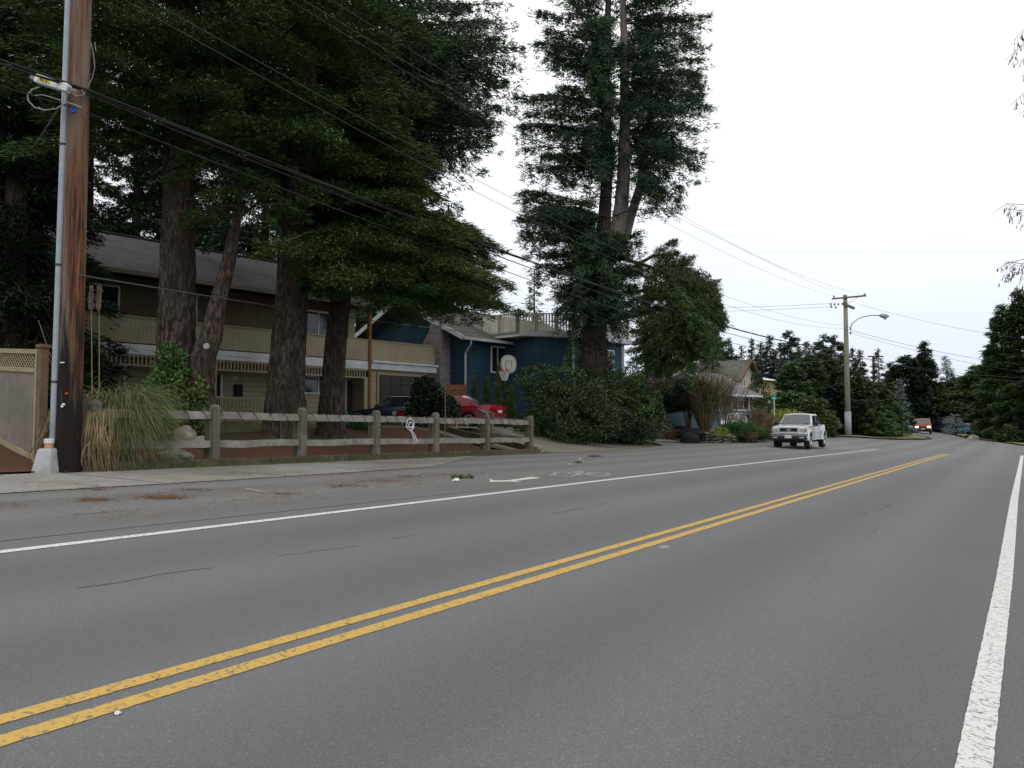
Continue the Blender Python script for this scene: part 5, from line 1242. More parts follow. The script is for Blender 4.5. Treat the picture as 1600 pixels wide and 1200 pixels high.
# ---- D cone crown, olive
b=onground(517,23.5);D_=tree('hemlock_tree','olive green broad cone shaped conifer right of the thickest fir trunk','tree',b)
trunk(D_,[(0,0,-.2),(0,0,.3),rel(520,600,23.5),rel(528,500,23.5),rel(540,400,23.5),rel(545,250,23.5),rel(548,110,23.5)],[.5,.40,.31,.29,.26,.18,.05],seed=9)
dx=rel(546,300,23.5);
conifer(D_,(dx.x,dx.y,0),11.6,4.75,lambda u:6.0*(1-u)**.85*(.75+.25*min(1,u*6)),300,14,'olive',dens=340,droop=.26,rise=.06,hang=.45,ll=.15,lw=.017,sw=.30,raz=lambda c,u:1 if c>-.1 else (.42 if u<.4 else .42+.58*min(1,(u-.4)/.2)))
# bright low boughs
br=rel(545,420,22.6)
conifer(D_,(br.x,br.y,br.z-.9),1.75,.1,lambda u:3.1*(1-.25*u),34,15,'bright',dens=300,droop=.15,rise=.02,hang=.35,ll=.14,lw=.016,azr=(-.9+YAW,.9+YAW),name='bright_bough')
conifer(D_,(br.x-rt.x*.5,br.y-rt.y*.5,br.z-.8),1.2,.1,lambda u:2.1,14,16,'bright',dens=260,droop=.2,rise=0,hang=.35,ll=.14,lw=.016,azr=(-2.2+YAW,-.6+YAW),name='bright_bough')
bs=rel(690,432,24.5)
conifer(D_,(bs.x,bs.y,bs.z-.6),2.8,-.1,lambda u:2.6*(1-.3*u),60,17,'fir',dens=260,droop=.36,rise=.05,hang=.5,lw=.018,name='shaded_bough')
# ---- F tree behind: right-spreading limbs
b=onground(456,31);F_=tree('fir_tree','tall fir behind the olive cone shaped one, long boughs reaching right against the sky','tree',b)
trunk(F_,[(0,0,0),(0,0,8),rel(486,110,31),rel(489,60,31),rel(500,-300,31)],[.36,.34,.32,.30,.12],seed=12,m=barkg)
fx=rel(489,60,31)
conifer(F_,(fx.x,fx.y,0),29,10.6,lambda u:9.0*(1-u)**.5*(.7+.3*min(1,u*5)),120,18,'firblue',dens=100,droop=.28,rise=-.02,hang=.75,sw=.26,limbr=.10,ll=.20,lw=.034)
rbf=random.Random(44);LF=[]
for sx_,sy,tx,ty in ((510,95,815,72),(520,80,812,98),(520,120,802,126),(530,140,792,172),(530,160,780,196),(540,180,756,226),(545,195,735,246),(540,60,800,40),(560,150,700,250),(600,110,762,150),(600,90,740,110),(560,70,700,90),(560,60,790,60),(540,20,790,10),(600,140,720,190),(560,170,690,225),(530,120,640,170),(520,90,650,110),(540,150,625,205),(520,70,620,75)):
    for k in range(4):LF.append((rel(sx_,sy,31),rel(sx_+(tx-sx_)*(1 if k==0 else rbf.uniform(.55,1)),ty+rbf.uniform(-14,14)*(k>0),31+rbf.uniform(-3.,3.)*(k>0))))
boughs(F_,LF,45,'firblue',dens=200,sw=.11,hang=.85,ll=.20,lw=.022,limbr=.05,droop=.05)
# ---- E tall many-stemmed fir
dE=38;b=onground(928,dE);E_=tree('fir_tree','very tall many stemmed fir with ivy clad foot in front of the blue house','tree',b)
trunk(E_,[(0,0,-.2),(0,0,.5),rel(928,560,dE),rel(930,480,dE),rel(938,420,dE),rel(944,350,dE),rel(950,250,dE),rel(946,150,dE),rel(950,20,dE),rel(955,-150,dE)],[.85,.72,.60,.53,.43,.30,.24,.19,.14,.06],m=barkd,seed=15)
trunk(E_,[rel(932,440,dE),rel(960,385,dE),rel(970,330,dE),rel(974,280,dE),rel(977,180,dE),rel(975,66,dE),rel(972,-80,dE)],[.40,.36,.33,.30,.24,.17,.08],m=barkg,seed=17)
trunk(E_,[rel(938,430,dE+.6),rel(975,370,dE+.6),rel(985,340,dE+.6),rel(1001,288,dE+.6),rel(1012,220,dE+.6),rel(1020,100,dE+.6)],[.3,.26,.22,.19,.14,.06],m=barkg,seed=18)
for P_,r_q,n_ in (([(935,625,0),(960,624,-.3),(985,620,-.5),(1000,612,-.6)],[.16,.12,.10,.07],8),([(940,500,0),(990,490,-.3),(1030,482,-.6),(1070,500,-.8)],[.26,.2,.15,.06],8),([(1000,488,-.3),(1040,450,-.3),(1055,410,-.4)],[.14,.1,.04],6),([(985,420,0),(1020,400,0),(1060,395,0)],[.12,.08,.04],6),
 ([(960,440,0),(990,425,0),(1040,445,0)],[.12,.08,.03],5),([(955,400,0),(1010,415,0),(1050,430,0)],[.12,.08,.03],5),([(950,460,0),(1000,455,0),(1040,440,0)],[.12,.08,.03],5)):
    MB().tube([rel(a_,b__,dE+c_) for a_,b__,c_ in P_],r_q,n_).build('bough',barkd,E_)
rb=random.Random(33);LB=[]
def eb(sx_,sy,tx,ty,k=3,sp=2.6,sd=0):
    # one photographed bough and its neighbours in front and behind, shorter or longer
    for i in range(k):
        dd=0 if i==0 else rb.uniform(-sp,sp);f_=rb.uniform(.9,1.04) if i==0 else rb.uniform(.4,.95);jy=rb.uniform(-5,5) if i==0 else rb.uniform(-30,26)
        LB.append((rel(sx_+rb.uniform(-4,4),sy+jy*.6,dE+sd),rel(sx_+(tx-sx_)*f_,sy+(ty-sy)*f_+jy,dE+sd+dd)))
for q in ((950,92,826,66),(950,60,830,20),(945,128,842,82),(945,165,800,148),(945,188,812,178),(940,215,798,196),(938,235,806,232),(935,262,822,262),(932,322,802,292),(932,340,812,318),(930,365,792,340),(945,20,840,-30),(950,-20,860,-70),
 (975,70,1112,72),(975,95,1098,92),(975,120,1112,116),(975,140,1105,148),(978,168,1112,166),(980,195,1098,200),(985,215,1116,240),(990,240,1106,266),(990,262,1080,302),(1000,285,1045,312),(978,30,1105,20),(975,0,1085,-30),(972,-30,1060,-80)): eb(*q,k=4)
for q in ((950,110,985,70),(945,150,920,110),(960,180,1010,150),(950,230,905,200),(980,235,1040,215),(960,140,1040,120),(965,200,1050,190),(975,90,1030,50),(950,60,900,40),(985,255,1040,255),(960,270,935,295),(950,200,900,235),(960,255,930,240),(1000,200,1060,225)): eb(*q,k=3,sp=3.5)
for q in ((932,385,806,372),(932,405,822,400),(935,430,848,432),(935,452,858,470),(938,470,880,496),(945,400,1012,378),(950,425,1030,412),(945,445,1010,448),(945,462,1000,476),(945,478,985,500),(935,395,880,350),(940,375,985,365),(935,420,900,440),(940,440,960,470),(938,400,930,365),(938,385,860,392),(940,350,900,345)): eb(*q,k=4,sp=2.4)
for y_ in (30,60,85,105,130,150,175,195,215,240):
    for k_ in range(3):LB.append((rel(948,y_,dE-.3),rel(rb.uniform(915,965),y_+rb.uniform(0,22),dE-rb.uniform(2,3.6))))
for y_ in (362,378,394,410,426,442,456,470):
    for k_ in range(3):LB.append((rel(935,y_,dE-.4),rel(rb.uniform(890,985),y_+rb.uniform(5,30),dE-rb.uniform(1.8,3.2))))
boughs(E_,LB,21,'firblue',dens=250,sw=.10,hang=.65,ll=.22,lw=.024,limbr=.05)
ax=rel(962,300,dE)
conifer(E_,(ax.x,ax.y,0),30,10.6,lambda u:3.6,60,24,'firblue',dens=90,droop=.30,rise=.1,hang=.7,ll=.22,lw=.024,sw=.2,limbr=.04,up=.12,name='inner_crown')
conifer(E_,(ax3.x,ax3.y,0),10.4,5.2,lambda u:2.6+1.2*u,70,23,'fir',dens=130,droop=.4,rise=.05,hang=.8,ll=.18,lw=.019,name='inner_crown') if 0 else None
# the hanging lobe on the right (brownish cedar-like)
bl=[]
for px,py,rx,rz_ in((1045,440,1.1,1.2),(1075,455,1.3,1.4),(1095,490,1.0,1.3),(1060,500,1.4,1.5),(1035,520,1.1,1.0),(1075,520,1.3,1.1),(1055,545,1.0,.7),(1035,555,.7,.5),(1040,410,.6,.6)):
    p=rel(px,py,dE-.8);bl.append((p.x,p.y,p.z,rx,rx,rz_))
def sprays(T,blobs,n,seed,lm,ll,lw,name,hang=1.,tuft=8,gap=.03):
    rs=np.random.RandomState(seed);vol=np.array([b[3]*b[5] for b in blobs]);cnt=(n/tuft*vol/vol.sum()).astype(int);P=[]
    for b_,k in zip(blobs,cnt):
        d=nrm(rs.normal(0,1,(k,3)));p=np.array(b_[:3])+d*np.array(b_[3:6])*(.35+.65*rs.rand(k,1)**.5);P.append(p)
    P=np.concatenate(P);keep=np.array([mnoise.noise(Vector(p)*1.1+Vector((seed,0,0)))>-gap for p in P]);P=P[keep];O=nrm(P-P.mean(0))
    P=np.repeat(P,tuft,0);O=np.repeat(O,tuft,0);n=len(P);r0=np.repeat(rs.rand(n//tuft),tuft)
    off=rs.rand(n,1);P=P+O*off*ll*1.5*np.array([1,1,0])-np.array([0,0,1.])*off*ll*2.2*hang+rs.normal(0,.3,(n,3))*ll
    D=nrm(O*np.array([.6,.6,.1])-np.array([0,0,hang*.8])+rs.normal(0,.35,(n,3)));U=nrm(np.cross(D,rs.normal(0,1,(n,3))))
    return leafmesh(name,P,D,U,ll*rs.uniform(.6,1.3,n),lw*rs.uniform(.7,1.3,n),np.clip(r0*.6+rs.rand(n)*.4,0,1),LM[lm],T)
sprays(E_,bl,72000,31,'brownc',.18,.022,'hanging_foliage')
bl2=[]
for px,py,rx,rz_ in((1085,470,1.2,1.2),(1110,500,.8,.9),(1100,530,.9,.8),(1070,552,.7,.5),(1055,562,.5,.4)):
    p=rel(px,py,dE-.4);bl2.append((p.x,p.y,p.z,rx,rx,rz_))
sprays(E_,bl2,26000,32,'fir',.18,.022,'hanging_foliage')
iv=[(0,0,1.0,1.,1.,1.4),(0,0,3,.85,.85,1.3),(0,0,4.6,.75,.75,1.1),(0,0,6.2,.66,.66,1.0)]
cloud(E_,iv,9500,33,'brownc',.11,.04,'ivy',shell=.75,gap=.12,gs=2.5)
LB2=[]
for sx_,sy,tx,ty in ((1030,482,1122,462),(1040,470,1118,490),(1040,480,1124,515),(1035,490,1112,545),(1030,485,1085,575),(1020,490,1050,580),(1000,490,1015,560),(1050,415,1105,440),(1045,420,1080,405),(1040,450,1128,480),(1030,440,1000,480),(1040,420,1070,470),(1020,400,1062,398)):
    for k in range(3):LB2.append((rel(sx_,sy,dE-.6),rel(tx+rb.uniform(-10,6)*k,ty+rb.uniform(-12,12)*k,dE-.6+rb.uniform(-1.4,1.4)*k)))
boughs(E_,LB2,41,'fir',dens=420,sw=.16,hang=.7,ll=.18,lw=.02,limbr=.03,name='right_bough_foliage')
# ---- far-left dark cedars
for i,(px,d,hh,r0,lb,lmk) in enumerate(((15,19.5,13,2.8,'black green cedar at the far left edge above the board fence','dark'),(-55,23,18,4.5,'tall dark conifer at the left edge behind the black green cedar','dark'))):
    b=onground(px,d);T=tree('cedar_tree',lb,'tree',b);trunk(T,[(0,0,-.2),(0,0,hh*.5),(0,0,hh)],[.35,.25,.05],fine=False)
    conifer(T,(0,0,0),hh,.6 if i<2 else 4.8,lambda u:r0*(1-u)**.7,170 if i else 200,40+i,lmk,dens=260,droop=.4,hang=.8,ll=.18,lw=.022)
for i,(px,d,hh,r0) in enumerate(((60,48,22,6),)):pass
# wall of tall trees behind the tan house
bt=None
spots=[(-40,50,24),(60,46,26),(130,52,27),(205,50,25),(275,54,28),(345,52,25),(410,56,27),(470,58,24),(560,60,23),(640,62,21),(700,66,20)]
desc=['hidden deep behind the left edge cedar','behind the near pole base side','behind the near pole','left behind the tan roof','behind the first thick fir trunk','above the leaning tree','left of the thickest trunk above the ridge','above the tan house chimney','behind the olive cone tree','behind the blue gable peak','above the blue roof']
protoB=tree('background_fir','','tree',onground(60,46));trunk(protoB,[(0,0,-.3),(0,0,12),(0,0,26)],[.45,.3,.05],fine=False)
conifer(protoB,(0,0,0),26,3,lambda u:5.2*(1-u)**.75,230,60,'fir',dens=110,droop=.4,hang=.8,ll=.26,lw=.045)
protoC=tree('background_fir','','tree',onground(130,52));trunk(protoC,[(0,0,-.3),(0,0,12),(0,0,26)],[.45,.3,.05],fine=False)
conifer(protoC,(0,0,0),26,2,lambda u:5.6*(1-u)**.6*(.7+.3*math.sin(u*30)),230,61,'dark',dens=110,droop=.35,hang=.8,ll=.26,lw=.045)
used={0:0,1:0}
rr_=random.Random(5)
for i,((px,d,hh),ds) in enumerate(zip(spots,desc)):
    p=(protoB,protoC)[i%2]
    T=p if not used[i%2] else copy_tree(p);used[i%2]=1
    T.location=onground(px,d);s=hh/26;T.scale=(s,s,s);T.rotation_euler=(0,0,rr_.uniform(0,6.28));T['label']='tall dark background fir '+ds;T['category']='tree';T['group']='firs standing behind the two yards'
# behind blue house: mid firs
mids=[(835,62,13.5,2.2,'ragged mid height fir seen between the two tall crowns above the deck','fir'),(872,70,11,3,'darker fir behind the roof deck railing','dark'),(1010,60,11.5,3.2,'green conifer behind the outdoor stair of the blue house','cedar'),(1050,66,11,3.2,'bushy conifer behind the hanging bough, left of the brown roof','cedar'),(1115,75,10,2.6,'dark conifer behind the right tip of the hanging bough','fir')]
for i,(px,d,hh,r0,lb,k) in enumerate(mids):
    b=onground(px,d);T=tree('conifer',lb,'tree',b);trunk(T,[(0,0,-.2),(0,0,hh)],[.25,.03],fine=False)
    conifer(T,(0,0,0),hh,.6,lambda u:r0*(1-u)**.7,95,70+i,k,dens=60,droop=.3,hang=.5,ll=.26,lw=.05)
# distant skyline firs, two shapes
def far_proto(seed,hh,r0,lmk,dens=48,base=2,sw=.34,nb=110,pw=.7,ll=.55,lw=.13):
    T=tree('distant_fir','','tree',(0,0,0));trunk(T,[(0,0,-.3),(0,0,hh)],[.3,.04],fine=False,m=barkd)
    conifer(T,(0,0,0),hh,base,lambda u:r0*(1-u)**pw,nb,seed,lmk,dens=dens,droop=.15,rise=.1,hang=.3,ll=ll,lw=lw,sw=sw,tuft=6);return T
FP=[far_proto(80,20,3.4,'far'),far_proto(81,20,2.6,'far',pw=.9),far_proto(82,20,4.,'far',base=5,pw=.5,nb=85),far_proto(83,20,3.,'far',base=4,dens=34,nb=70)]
fu=[0]*4
sky_=[(1122,517,125,2),(1140,528,135,0),(1160,540,130,3),(1176,524,125,1),(1190,535,140,0),(1205,523,120,0),(1222,530,130,1),(1236,517,112,2),(1250,535,130,1),(1262,533,140,0),(1275,540,120,0),(1289,523,118,2),(1307,524,112,2),(1320,535,125,3),(1335,539,105,1),(1346,546,110,0),(1375,544,108,3),(1395,566,115,2),(1153,550,150,1),(1185,552,150,0),(1215,548,150,3),(1240,550,150,1)]
sky_d=['small fir just right of the hanging bough tip','slim fir right of the hanging bough','low fir behind the brown hip roof ridge','narrow fir above the chalet','hazy fir above the chalet gable peak','broad topped fir above the ochre house roof','narrow fir just right of the broad topped one over the ochre house','tall round topped fir over the left cypress','hazy fir filling between two round topped firs','hazy low fir behind the middle cypresses','narrow hazy fir left of the twin firs','left one of the twin firs beside the lamp pole','right one of the twin firs touching the lamp pole','thin see-through fir behind the lamp pole','slim fir right of the lamp pole','low fir between the lamp pole and the distant brown pole','open branched fir right of the distant brown pole','low round fir left of the blackish pine','hazy far fir behind the slim one above the brown roof','hazy far fir behind the narrow one above the chalet','hazy far thin fir behind the ochre house','hazy far thin fir behind the tall round topped fir']
for i,(px,py,d,k) in enumerate(sky_):
    T=FP[k] if not fu[k] else copy_tree(FP[k]);fu[k]=1
    b=onground(px,d);hh=W(px,py,d).z-b.z;s=hh/20
    T.location=b;T.scale=(s*(1.05 if k!=1 else .9),)*2+(s,);T.rotation_euler=(0,0,rr_.uniform(0,6.28))
    T['label']='distant '+sky_d[i];T['category']='tree';T['group']='distant firs on the skyline left of the lamp pole'
# mid-distance belt right of the sign, and behind the bend
belt=[(1238,570,64,2.3,'cedar','rounded green cypress behind the street name sign',.45),(1262,556,68,3.0,'cedar','broad green cypress behind the white pickup cab',.5),(1285,552,70,3.4,'cedar','green brown cypress immediately left of the lamp pole',.5),
(1338,588,68,2.6,'brownc','brownish rounded cypress right of the lamp pole',.45),(1308,600,66,3.2,'dark','dark low conifer behind the foot of the lamp pole',.5),(1368,597,71,2.6,'cedar','green spreading conifer between lamp pole and blue spruce',.55),(1350,640,66,2.6,'fir','low dark conifer under the green spreading one',.5),(1376,640,69,1.8,'fir','low dark conifer at the verge tip',.5),
(1390,600,84,2.2,'brownc','olive conifer behind the tall blue spruce',.55),(1418,556,104,3.6,'dark','blackish round topped pine behind the bend',.45),(1447,530,112,3.4,'dark','tall spiky dark spruce rising above the bend',.85),(1455,598,112,5.5,'cedar','brown green broad conifer behind the dark van',.5),(1500,590,118,5.5,'brownc','olive conifer in the gap before the right hand cedars',.5),(1473,612,114,4,'fir','dark conifer directly behind the dark van',.6),(1436,625,122,3.6,'dark','dark conifer over the orange suv roof',.6),(1530,570,112,5,'fir','dark conifer peeping left of the right hand cedars',.6),(1400,615,112,3.5,'dark','dark conifer behind the verge tip post',.5),(1240,612,60,2.6,'fir','lower green bush conifer behind the pickup windscreen',.5),(1268,622,58,2.2,'thuja','low olive shrub conifer right behind the pickup bed',.4)]
for i,(px,py,d,r0,k,lb,pw) in enumerate(belt):
    b=onground(px,d);hh=W(px,py,d).z-b.z;T=tree('conifer',lb,'tree',b);trunk(T,[(0,0,-.2),(0,0,hh*.95)],[.22,.03],fine=False,m=barkd)
    conifer(T,(0,0,0),hh,.1,lambda u:r0*(1-u)**pw+.05,int(60+hh*12),100+i,k,dens=110 if d<80 else 70,droop=.12,rise=.2,hang=.35,ll=.30 if d<80 else .42,lw=.06 if d<80 else .09,tuft=7,inner=.3)
# blue spruces
for i,(px,py,d,r0,lb,pw) in enumerate(((1408,585,71,1.15,'tall thin pale blue spruce at the edge of the dark belt above the verge',.8),(1493,647,92,2.3,'small blue spruce beside the dark van',.8),(1481,552,120,3.2,'pale sparse blue conifer against the sky behind the bend',.9))):
    b=onground(px,d);hh=W(px,py,d).z-b.z;T=tree('spruce_tree',lb,'tree',b);trunk(T,[(0,0,-.2),(0,0,hh*.97)],[.15,.02],fine=False,m=barkd)
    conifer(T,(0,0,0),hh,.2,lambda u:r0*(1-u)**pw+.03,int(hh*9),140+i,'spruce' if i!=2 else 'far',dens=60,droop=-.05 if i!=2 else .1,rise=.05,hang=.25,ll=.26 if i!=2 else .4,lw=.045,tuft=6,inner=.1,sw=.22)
# right hand cedars
cr=[(1570,474,72,3.2,'cedar','left one of the big cedars on the right, stepped outline against the sky',.62),(1597,450,71,3.5,'cedar','tallest big cedar in the middle of the right hand group',.62),(1553,545,76,2.6,'cedar','lower cedar bulging at the left foot of the right hand group',.5),(1655,440,68,4.2,'fir','big cedar cut by the right edge of the photo',.6),(1630,560,64,3.0,'dark','dark lower cedar in front of the tallest right hand cedar',.5),(1700,460,72,5,'fir','cedar beyond the right edge behind the others',.6),(1586,600,69,3.0,'cedar','green low cedar at the foot of the right hand group',.5)]
for i,(px,py,d,r0,k,lb,pw) in enumerate(cr):
    d+=6;b=onground(px,d);hh=W(px,py,d).z-b.z;T=tree('cedar_tree',lb,'tree',b);trunk(T,[(0,0,-.2),(0,0,hh*.95)],[.35,.03],fine=False,m=barkd)
    conifer(T,(0,0,0),hh,.1,lambda u:r0*((1-u)**pw)*(.9+.15*math.sin(u*25+i)),int(22*hh),150+i,k,dens=130,droop=.15,rise=.25,hang=.45,ll=.30,lw=.06,tuft=7,inner=.35,sw=.4)
b=onground(1575,70);T=tree('shrub','rounded pale green rhododendron in front of the right hand cedars','shrub',b);cloud(T,[(0,0,.7,.9,.9,.8),(.4,0,.5,.7,.7,.6),(-.5,.2,.4,.7,.7,.5)],5000,160,'rhodo',.2,.06,gap=.3)
stemm=mat('shrub stems',(.06,.05,.04),(.12,.1,.08))
def stems(T,n,h,spread,r=.02,seed=0,z0=0):
    r_=random.Random(seed);m=MB()
    for i in range(n):
        a=r_.uniform(0,6.28);s=r_.uniform(.2,1)*spread;p0=Vector((math.cos(a)*.12,math.sin(a)*.12,z0));p2=Vector((math.cos(a)*s,math.sin(a)*s,z0+h*r_.uniform(.7,1)))
        p1=p0.lerp(p2,.5)+Vector((r_.uniform(-.1,.1)*spread,r_.uniform(-.1,.1)*spread,h*.08));m.tube([p0,p1,p2],[r,r*.7,r*.3],5)
    return m.build('stems',stemm,T)
# hedge / rhododendrons in front of the blue house
b=onground(875,33.2);T=tree('rhododendron','large rhododendron with grey green leaves right of the basketball hoop','shrub',b)
cloud(T,[(0,0,1.0,1.7,1.3,1.2),(-.5,0,1.9,1.2,1.2,1.0),(-rt.x*.9,-rt.y*.9,2.7,.9,.9,.6),(.9,.4,1.8,1.1,1.1,.9),(rt.x*1.5,rt.y*1.5,.9,1.2,1.,1.0),(0,.3,2.5,1.1,1,.7),(-1.1,-.6,.5,.8,.8,.6)],25000,170,'rhodo',.15,.032,gap=.1,gs=1.7);stems(T,9,2.2,1.3,.04,1)
b=onground(966,37.3);T=tree('broadleaf_hedge','dense dark green leafy hedge bush left of the rock garden','shrub',b)
cloud(T,[(0,0,1.3,2.0,1.7,1.5),(rt.x*1.0,rt.y*1.,1.1,1.4,1.3,1.2),(-rt.x*1.3,-rt.y*1.3,1.4,1.3,1.3,1.4),(0,0,2.5,1.5,1.3,.9),(-rt.x*1.7,-rt.y*1.7,2.5,.9,.9,1.),(rt.x*.6,rt.y*.6,2.2,1.2,1.2,.9)],42000,171,'rhodo',.12,.036,gap=.12,gs=1.5);stems(T,14,2.4,1.5,.04,2)
rh=random.Random(3)
cloud(T,[(rt.x*q+rh.uniform(-.6,.6),rt.y*q+rh.uniform(-.6,.6)-.9,rh.uniform(.4,3.1),rh.uniform(.2,.45),rh.uniform(.2,.4),rh.uniform(.25,.6)) for q in [rh.uniform(-2.4,2.2) for _ in range(22)]],9000,271,'thuja',.12,.034,gap=.3,gs=2,shell=.3,name='young_shoots')
b=onground(994,36.6);T=tree('shrub','yellow tipped shrub at the right end of the leafy hedge','shrub',b)
cloud(T,[(0,0,1.0,.75,.7,.95),(rt.x*.3,rt.y*.3,1.9,.6,.6,.6),(0,0,.35,.7,.7,.4)],7000,172,'rhodol',.11,.035,gap=.25);stems(T,8,1.8,.5,.025,3)
b=onground(915,35.2);T=tree('shrub','dark low shrub filling under the tall fir trunk','shrub',b)
cloud(T,[(0,0,.8,1.8,1.1,1.),(rt.x*1.3,rt.y*1.3,.6,1.3,1.,.8),(0,0,1.7,1.2,1.,.8),(rt.x*2.2,rt.y*2.2,.45,1,.8,.5)],20000,173,'holly',.12,.036,gap=.15);stems(T,9,1.5,1.2,.03,4)
b=onground(905,38.5);T=tree('shrub','light green leafy climber beside the white downspout of the wing','shrub',b)
cloud(T,[(0,0,3.6,.9,.7,1.3),(rt.x*1.2,rt.y*1.2,3.2,.9,.7,1.0),(-rt.x*.2,0,5.0,.5,.4,.5)],4200,174,'rhodol',.12,.035,gap=.1,gs=2);stems(T,6,4,.6,.03,5)
# ivy/rhododendron at tree A
b=onground(268,19.3);T=tree('rhododendron','bright green rhododendron at the foot of the thick fir beside the pampas grass','shrub',b)
cloud(T,[(0,0,1.2,.5,.5,.75),(rt.x*.25,rt.y*.25,.6,.55,.5,.5),(-rt.x*.3,-rt.y*.3,.9,.6,.5,.6),(rt.x*.0,0,2.0,.35,.35,.35),(rt.x*.7,rt.y*.7,.4,.4,.4,.35),(-rt.x*.9,-rt.y*.9,.5,.6,.5,.4),(rt.x*.5,rt.y*.5,1.1,.4,.4,.4),(-rt.x*.1,0,1.6,.45,.4,.4)],6800,175,'rhodol',.13,.032,gap=.3,gs=2.2);stems(T,8,1.8,.5,.02,6)
b=onground(665,30);T=tree('shrub','dark leafy bush between the dark sedan and the red coupe','shrub',b)
cloud(T,[(0,0,1.0,.75,.7,.8),(rt.x*.6,rt.y*.6,.7,.7,.6,.6),(0,0,1.6,.5,.5,.4)],8500,176,'holly',.12,.034,gap=.28,gs=1.8);stems(T,7,1.4,.5,.025,7)
b=onground(695,24.5);m_=MB();T=tree('sapling','thin bare sapling standing behind the rail fence beside the red coupe','tree',b)
m_.tube([(0,0,0),(.02,0,1.3),(-.02,.02,2.3),(.03,0,3.0)],[.025,.02,.012,.004],5)
rs_=random.Random(2)
for i in range(10):
    z=1+i*.2;a=rs_.uniform(0,6.28);m_.tube([(0,0,z),(.3*math.cos(a),.3*math.sin(a),z+.25)],[.008,.002],4)
m_.build('trunk',barkg,T)
b=onground(545,26);T=tree('shrub','small blue green spiky plant at the foot of the third trunk','plant',b)
cloud(T,[(0,0,.25,.6,.4,.22),(rt.x*.7,rt.y*.7,.15,.5,.4,.2)],1500,177,'juniper',.2,.02,quad=False,gap=.4)
# conical cedars by the blue house wall
for i,(px,w_,py) in enumerate(((741,.36,594),(760,.36,591),(779,.42,578),(799,.36,603))):
    b=onground(px,36.3);hh=W(px,py,36.3).z-b.z;T=tree('conical_cedar',['leftmost clipped conical cedar against the blue wall','second clipped conical cedar from the left against the blue wall','tall dark conical cedar directly behind the basketball hoop','rightmost conical cedar right of the basketball pole'][i],'shrub',b,'conical cedars along the blue house')
    cloud(T,[(0,0,hh*f,w_*.62*(1-f)**.55+.03,w_*.62*(1-f)**.55+.03,hh*.14) for f in (.05,.18,.31,.44,.57,.7,.82,.92)],5200,180+i,'thuja',.09,.02,quad=False,shell=.5,up=1.2,gap=.9);MB().tube([(0,0,0),(0,0,hh*.8)],[.05,.02],6).build('trunk',barkd,T)
b=onground(783,35.4);T=tree('shrub','climbing dark shrub beside the picture window behind the hoop','shrub',b);cloud(T,[(0,0,1.2,.3,.3,1.1),(0,0,2.5,.2,.2,.5)],2600,186,'thuja',.10,.026,gap=.2,gs=2);stems(T,4,3,.2,.02,8)
# rock garden plants
b=onground(1075,43)+Vector((0,0,.55));T=tree('clipped_tree','dark glossy globe headed small tree in the rock garden','tree',b)
zc=W(1068,622,43).z-b.z
m_=MB()
for dx_,e in((-.25,-.5),(0,0),(.3,.5),(.15,.2)):m_.tube([(dx_*.2,0,-.3),(dx_*.6,0,zc*.5),(e,0,zc-.1)],[.06,.05,.03],6)
m_.build('trunk',twigm,T);cloud(T,[(-rt.x*.3,-rt.y*.3,zc+.05,1.15,1.15,.85),(rt.x*.6,rt.y*.6,zc+.35,.8,.8,.6),(-rt.x*.9,-rt.y*.9,zc-.35,.5,.5,.5),(0,0,zc+.55,.9,.9,.6)],16000,190,'holly',.11,.036,shell=.6,gap=.45,name='crown')
def bare(name,label,b,h,spread,n,seed,m_,thin=.006,lev=3,cat='shrub',trunkh=0,r0=.03):
    T=tree(name,label,cat,b);r_=random.Random(seed);m=MB()
    def grow(p,d,l,r,k):
        q=p+d*l*.5+Vector((r_.gauss(0,.04),r_.gauss(0,.04),0))*l;e=p+d*l
        m.tube([p,q,e],[r,r*.8,r*.55],4 if k>1 else 3,cap=False)
        if k==0:return
        for i in range(r_.randint(3,4) if k>1 else r_.randint(3,6)):
            t=r_.uniform(.35,1);nd=(d+Vector((r_.gauss(0,.42),r_.gauss(0,.42),r_.uniform(-.05,.35)))).normalized();grow(p.lerp(e,t),nd,l*r_.uniform(.45,.75),max(thin*.5,r*.55),k-1)
    for i in range(n):
        a=r_.uniform(0,6.28);s=r_.uniform(.1,1)*spread;d=Vector((math.cos(a)*s,math.sin(a)*s,h)).normalized();grow(Vector((math.cos(a)*.1,math.sin(a)*.1,trunkh)),d,h*.5,r0,lev)
    if trunkh:m.tube([(0,0,-.1),(0,0,trunkh+.05)],[r0*2,r0*1.3],7)
    m.build('branches',m_,T);return T
bare('bare_shrub','large bare brown twiggy shrub in the middle of the rock garden',onground(1102,42.3)+Vector((0,0,.5)),3.5,2.1,44,1,twigg,.016,3,r0=.03)
bare('bare_tree','taller bare reddish twiggy tree behind the large brown shrub',onground(1100,45.5)+Vector((0,0,.3)),4.6,2.0,18,2,twigm,.012,3,cat='tree',r0=.035)
bare('bare_tree','fine bare branched tree in front of the grey hip roof',onground(1130,47)+Vector((0,0,.3)),3.9,2.2,14,3,twigm,.012,3,cat='tree',r0=.03)
bare('bare_tree','bare reddish shrub tree between the leafy hedge and the blue gable',onground(1020,45),4.8,2.4,15,4,twigm,.012,3,cat='tree',r0=.04)
bare('bare_shrub','low bare russet hedge shrub behind the juniper and the street sign',onground(1180,46)+Vector((0,0,.3)),1.9,2.2,30,5,twigm,.014,3,r0=.02)
bare('bare_shrub','low bare brown shrub just left of the white pickup',onground(1198,44)+Vector((0,0,.2)),1.5,1.8,18,6,twigm,.012,3,r0=.02)
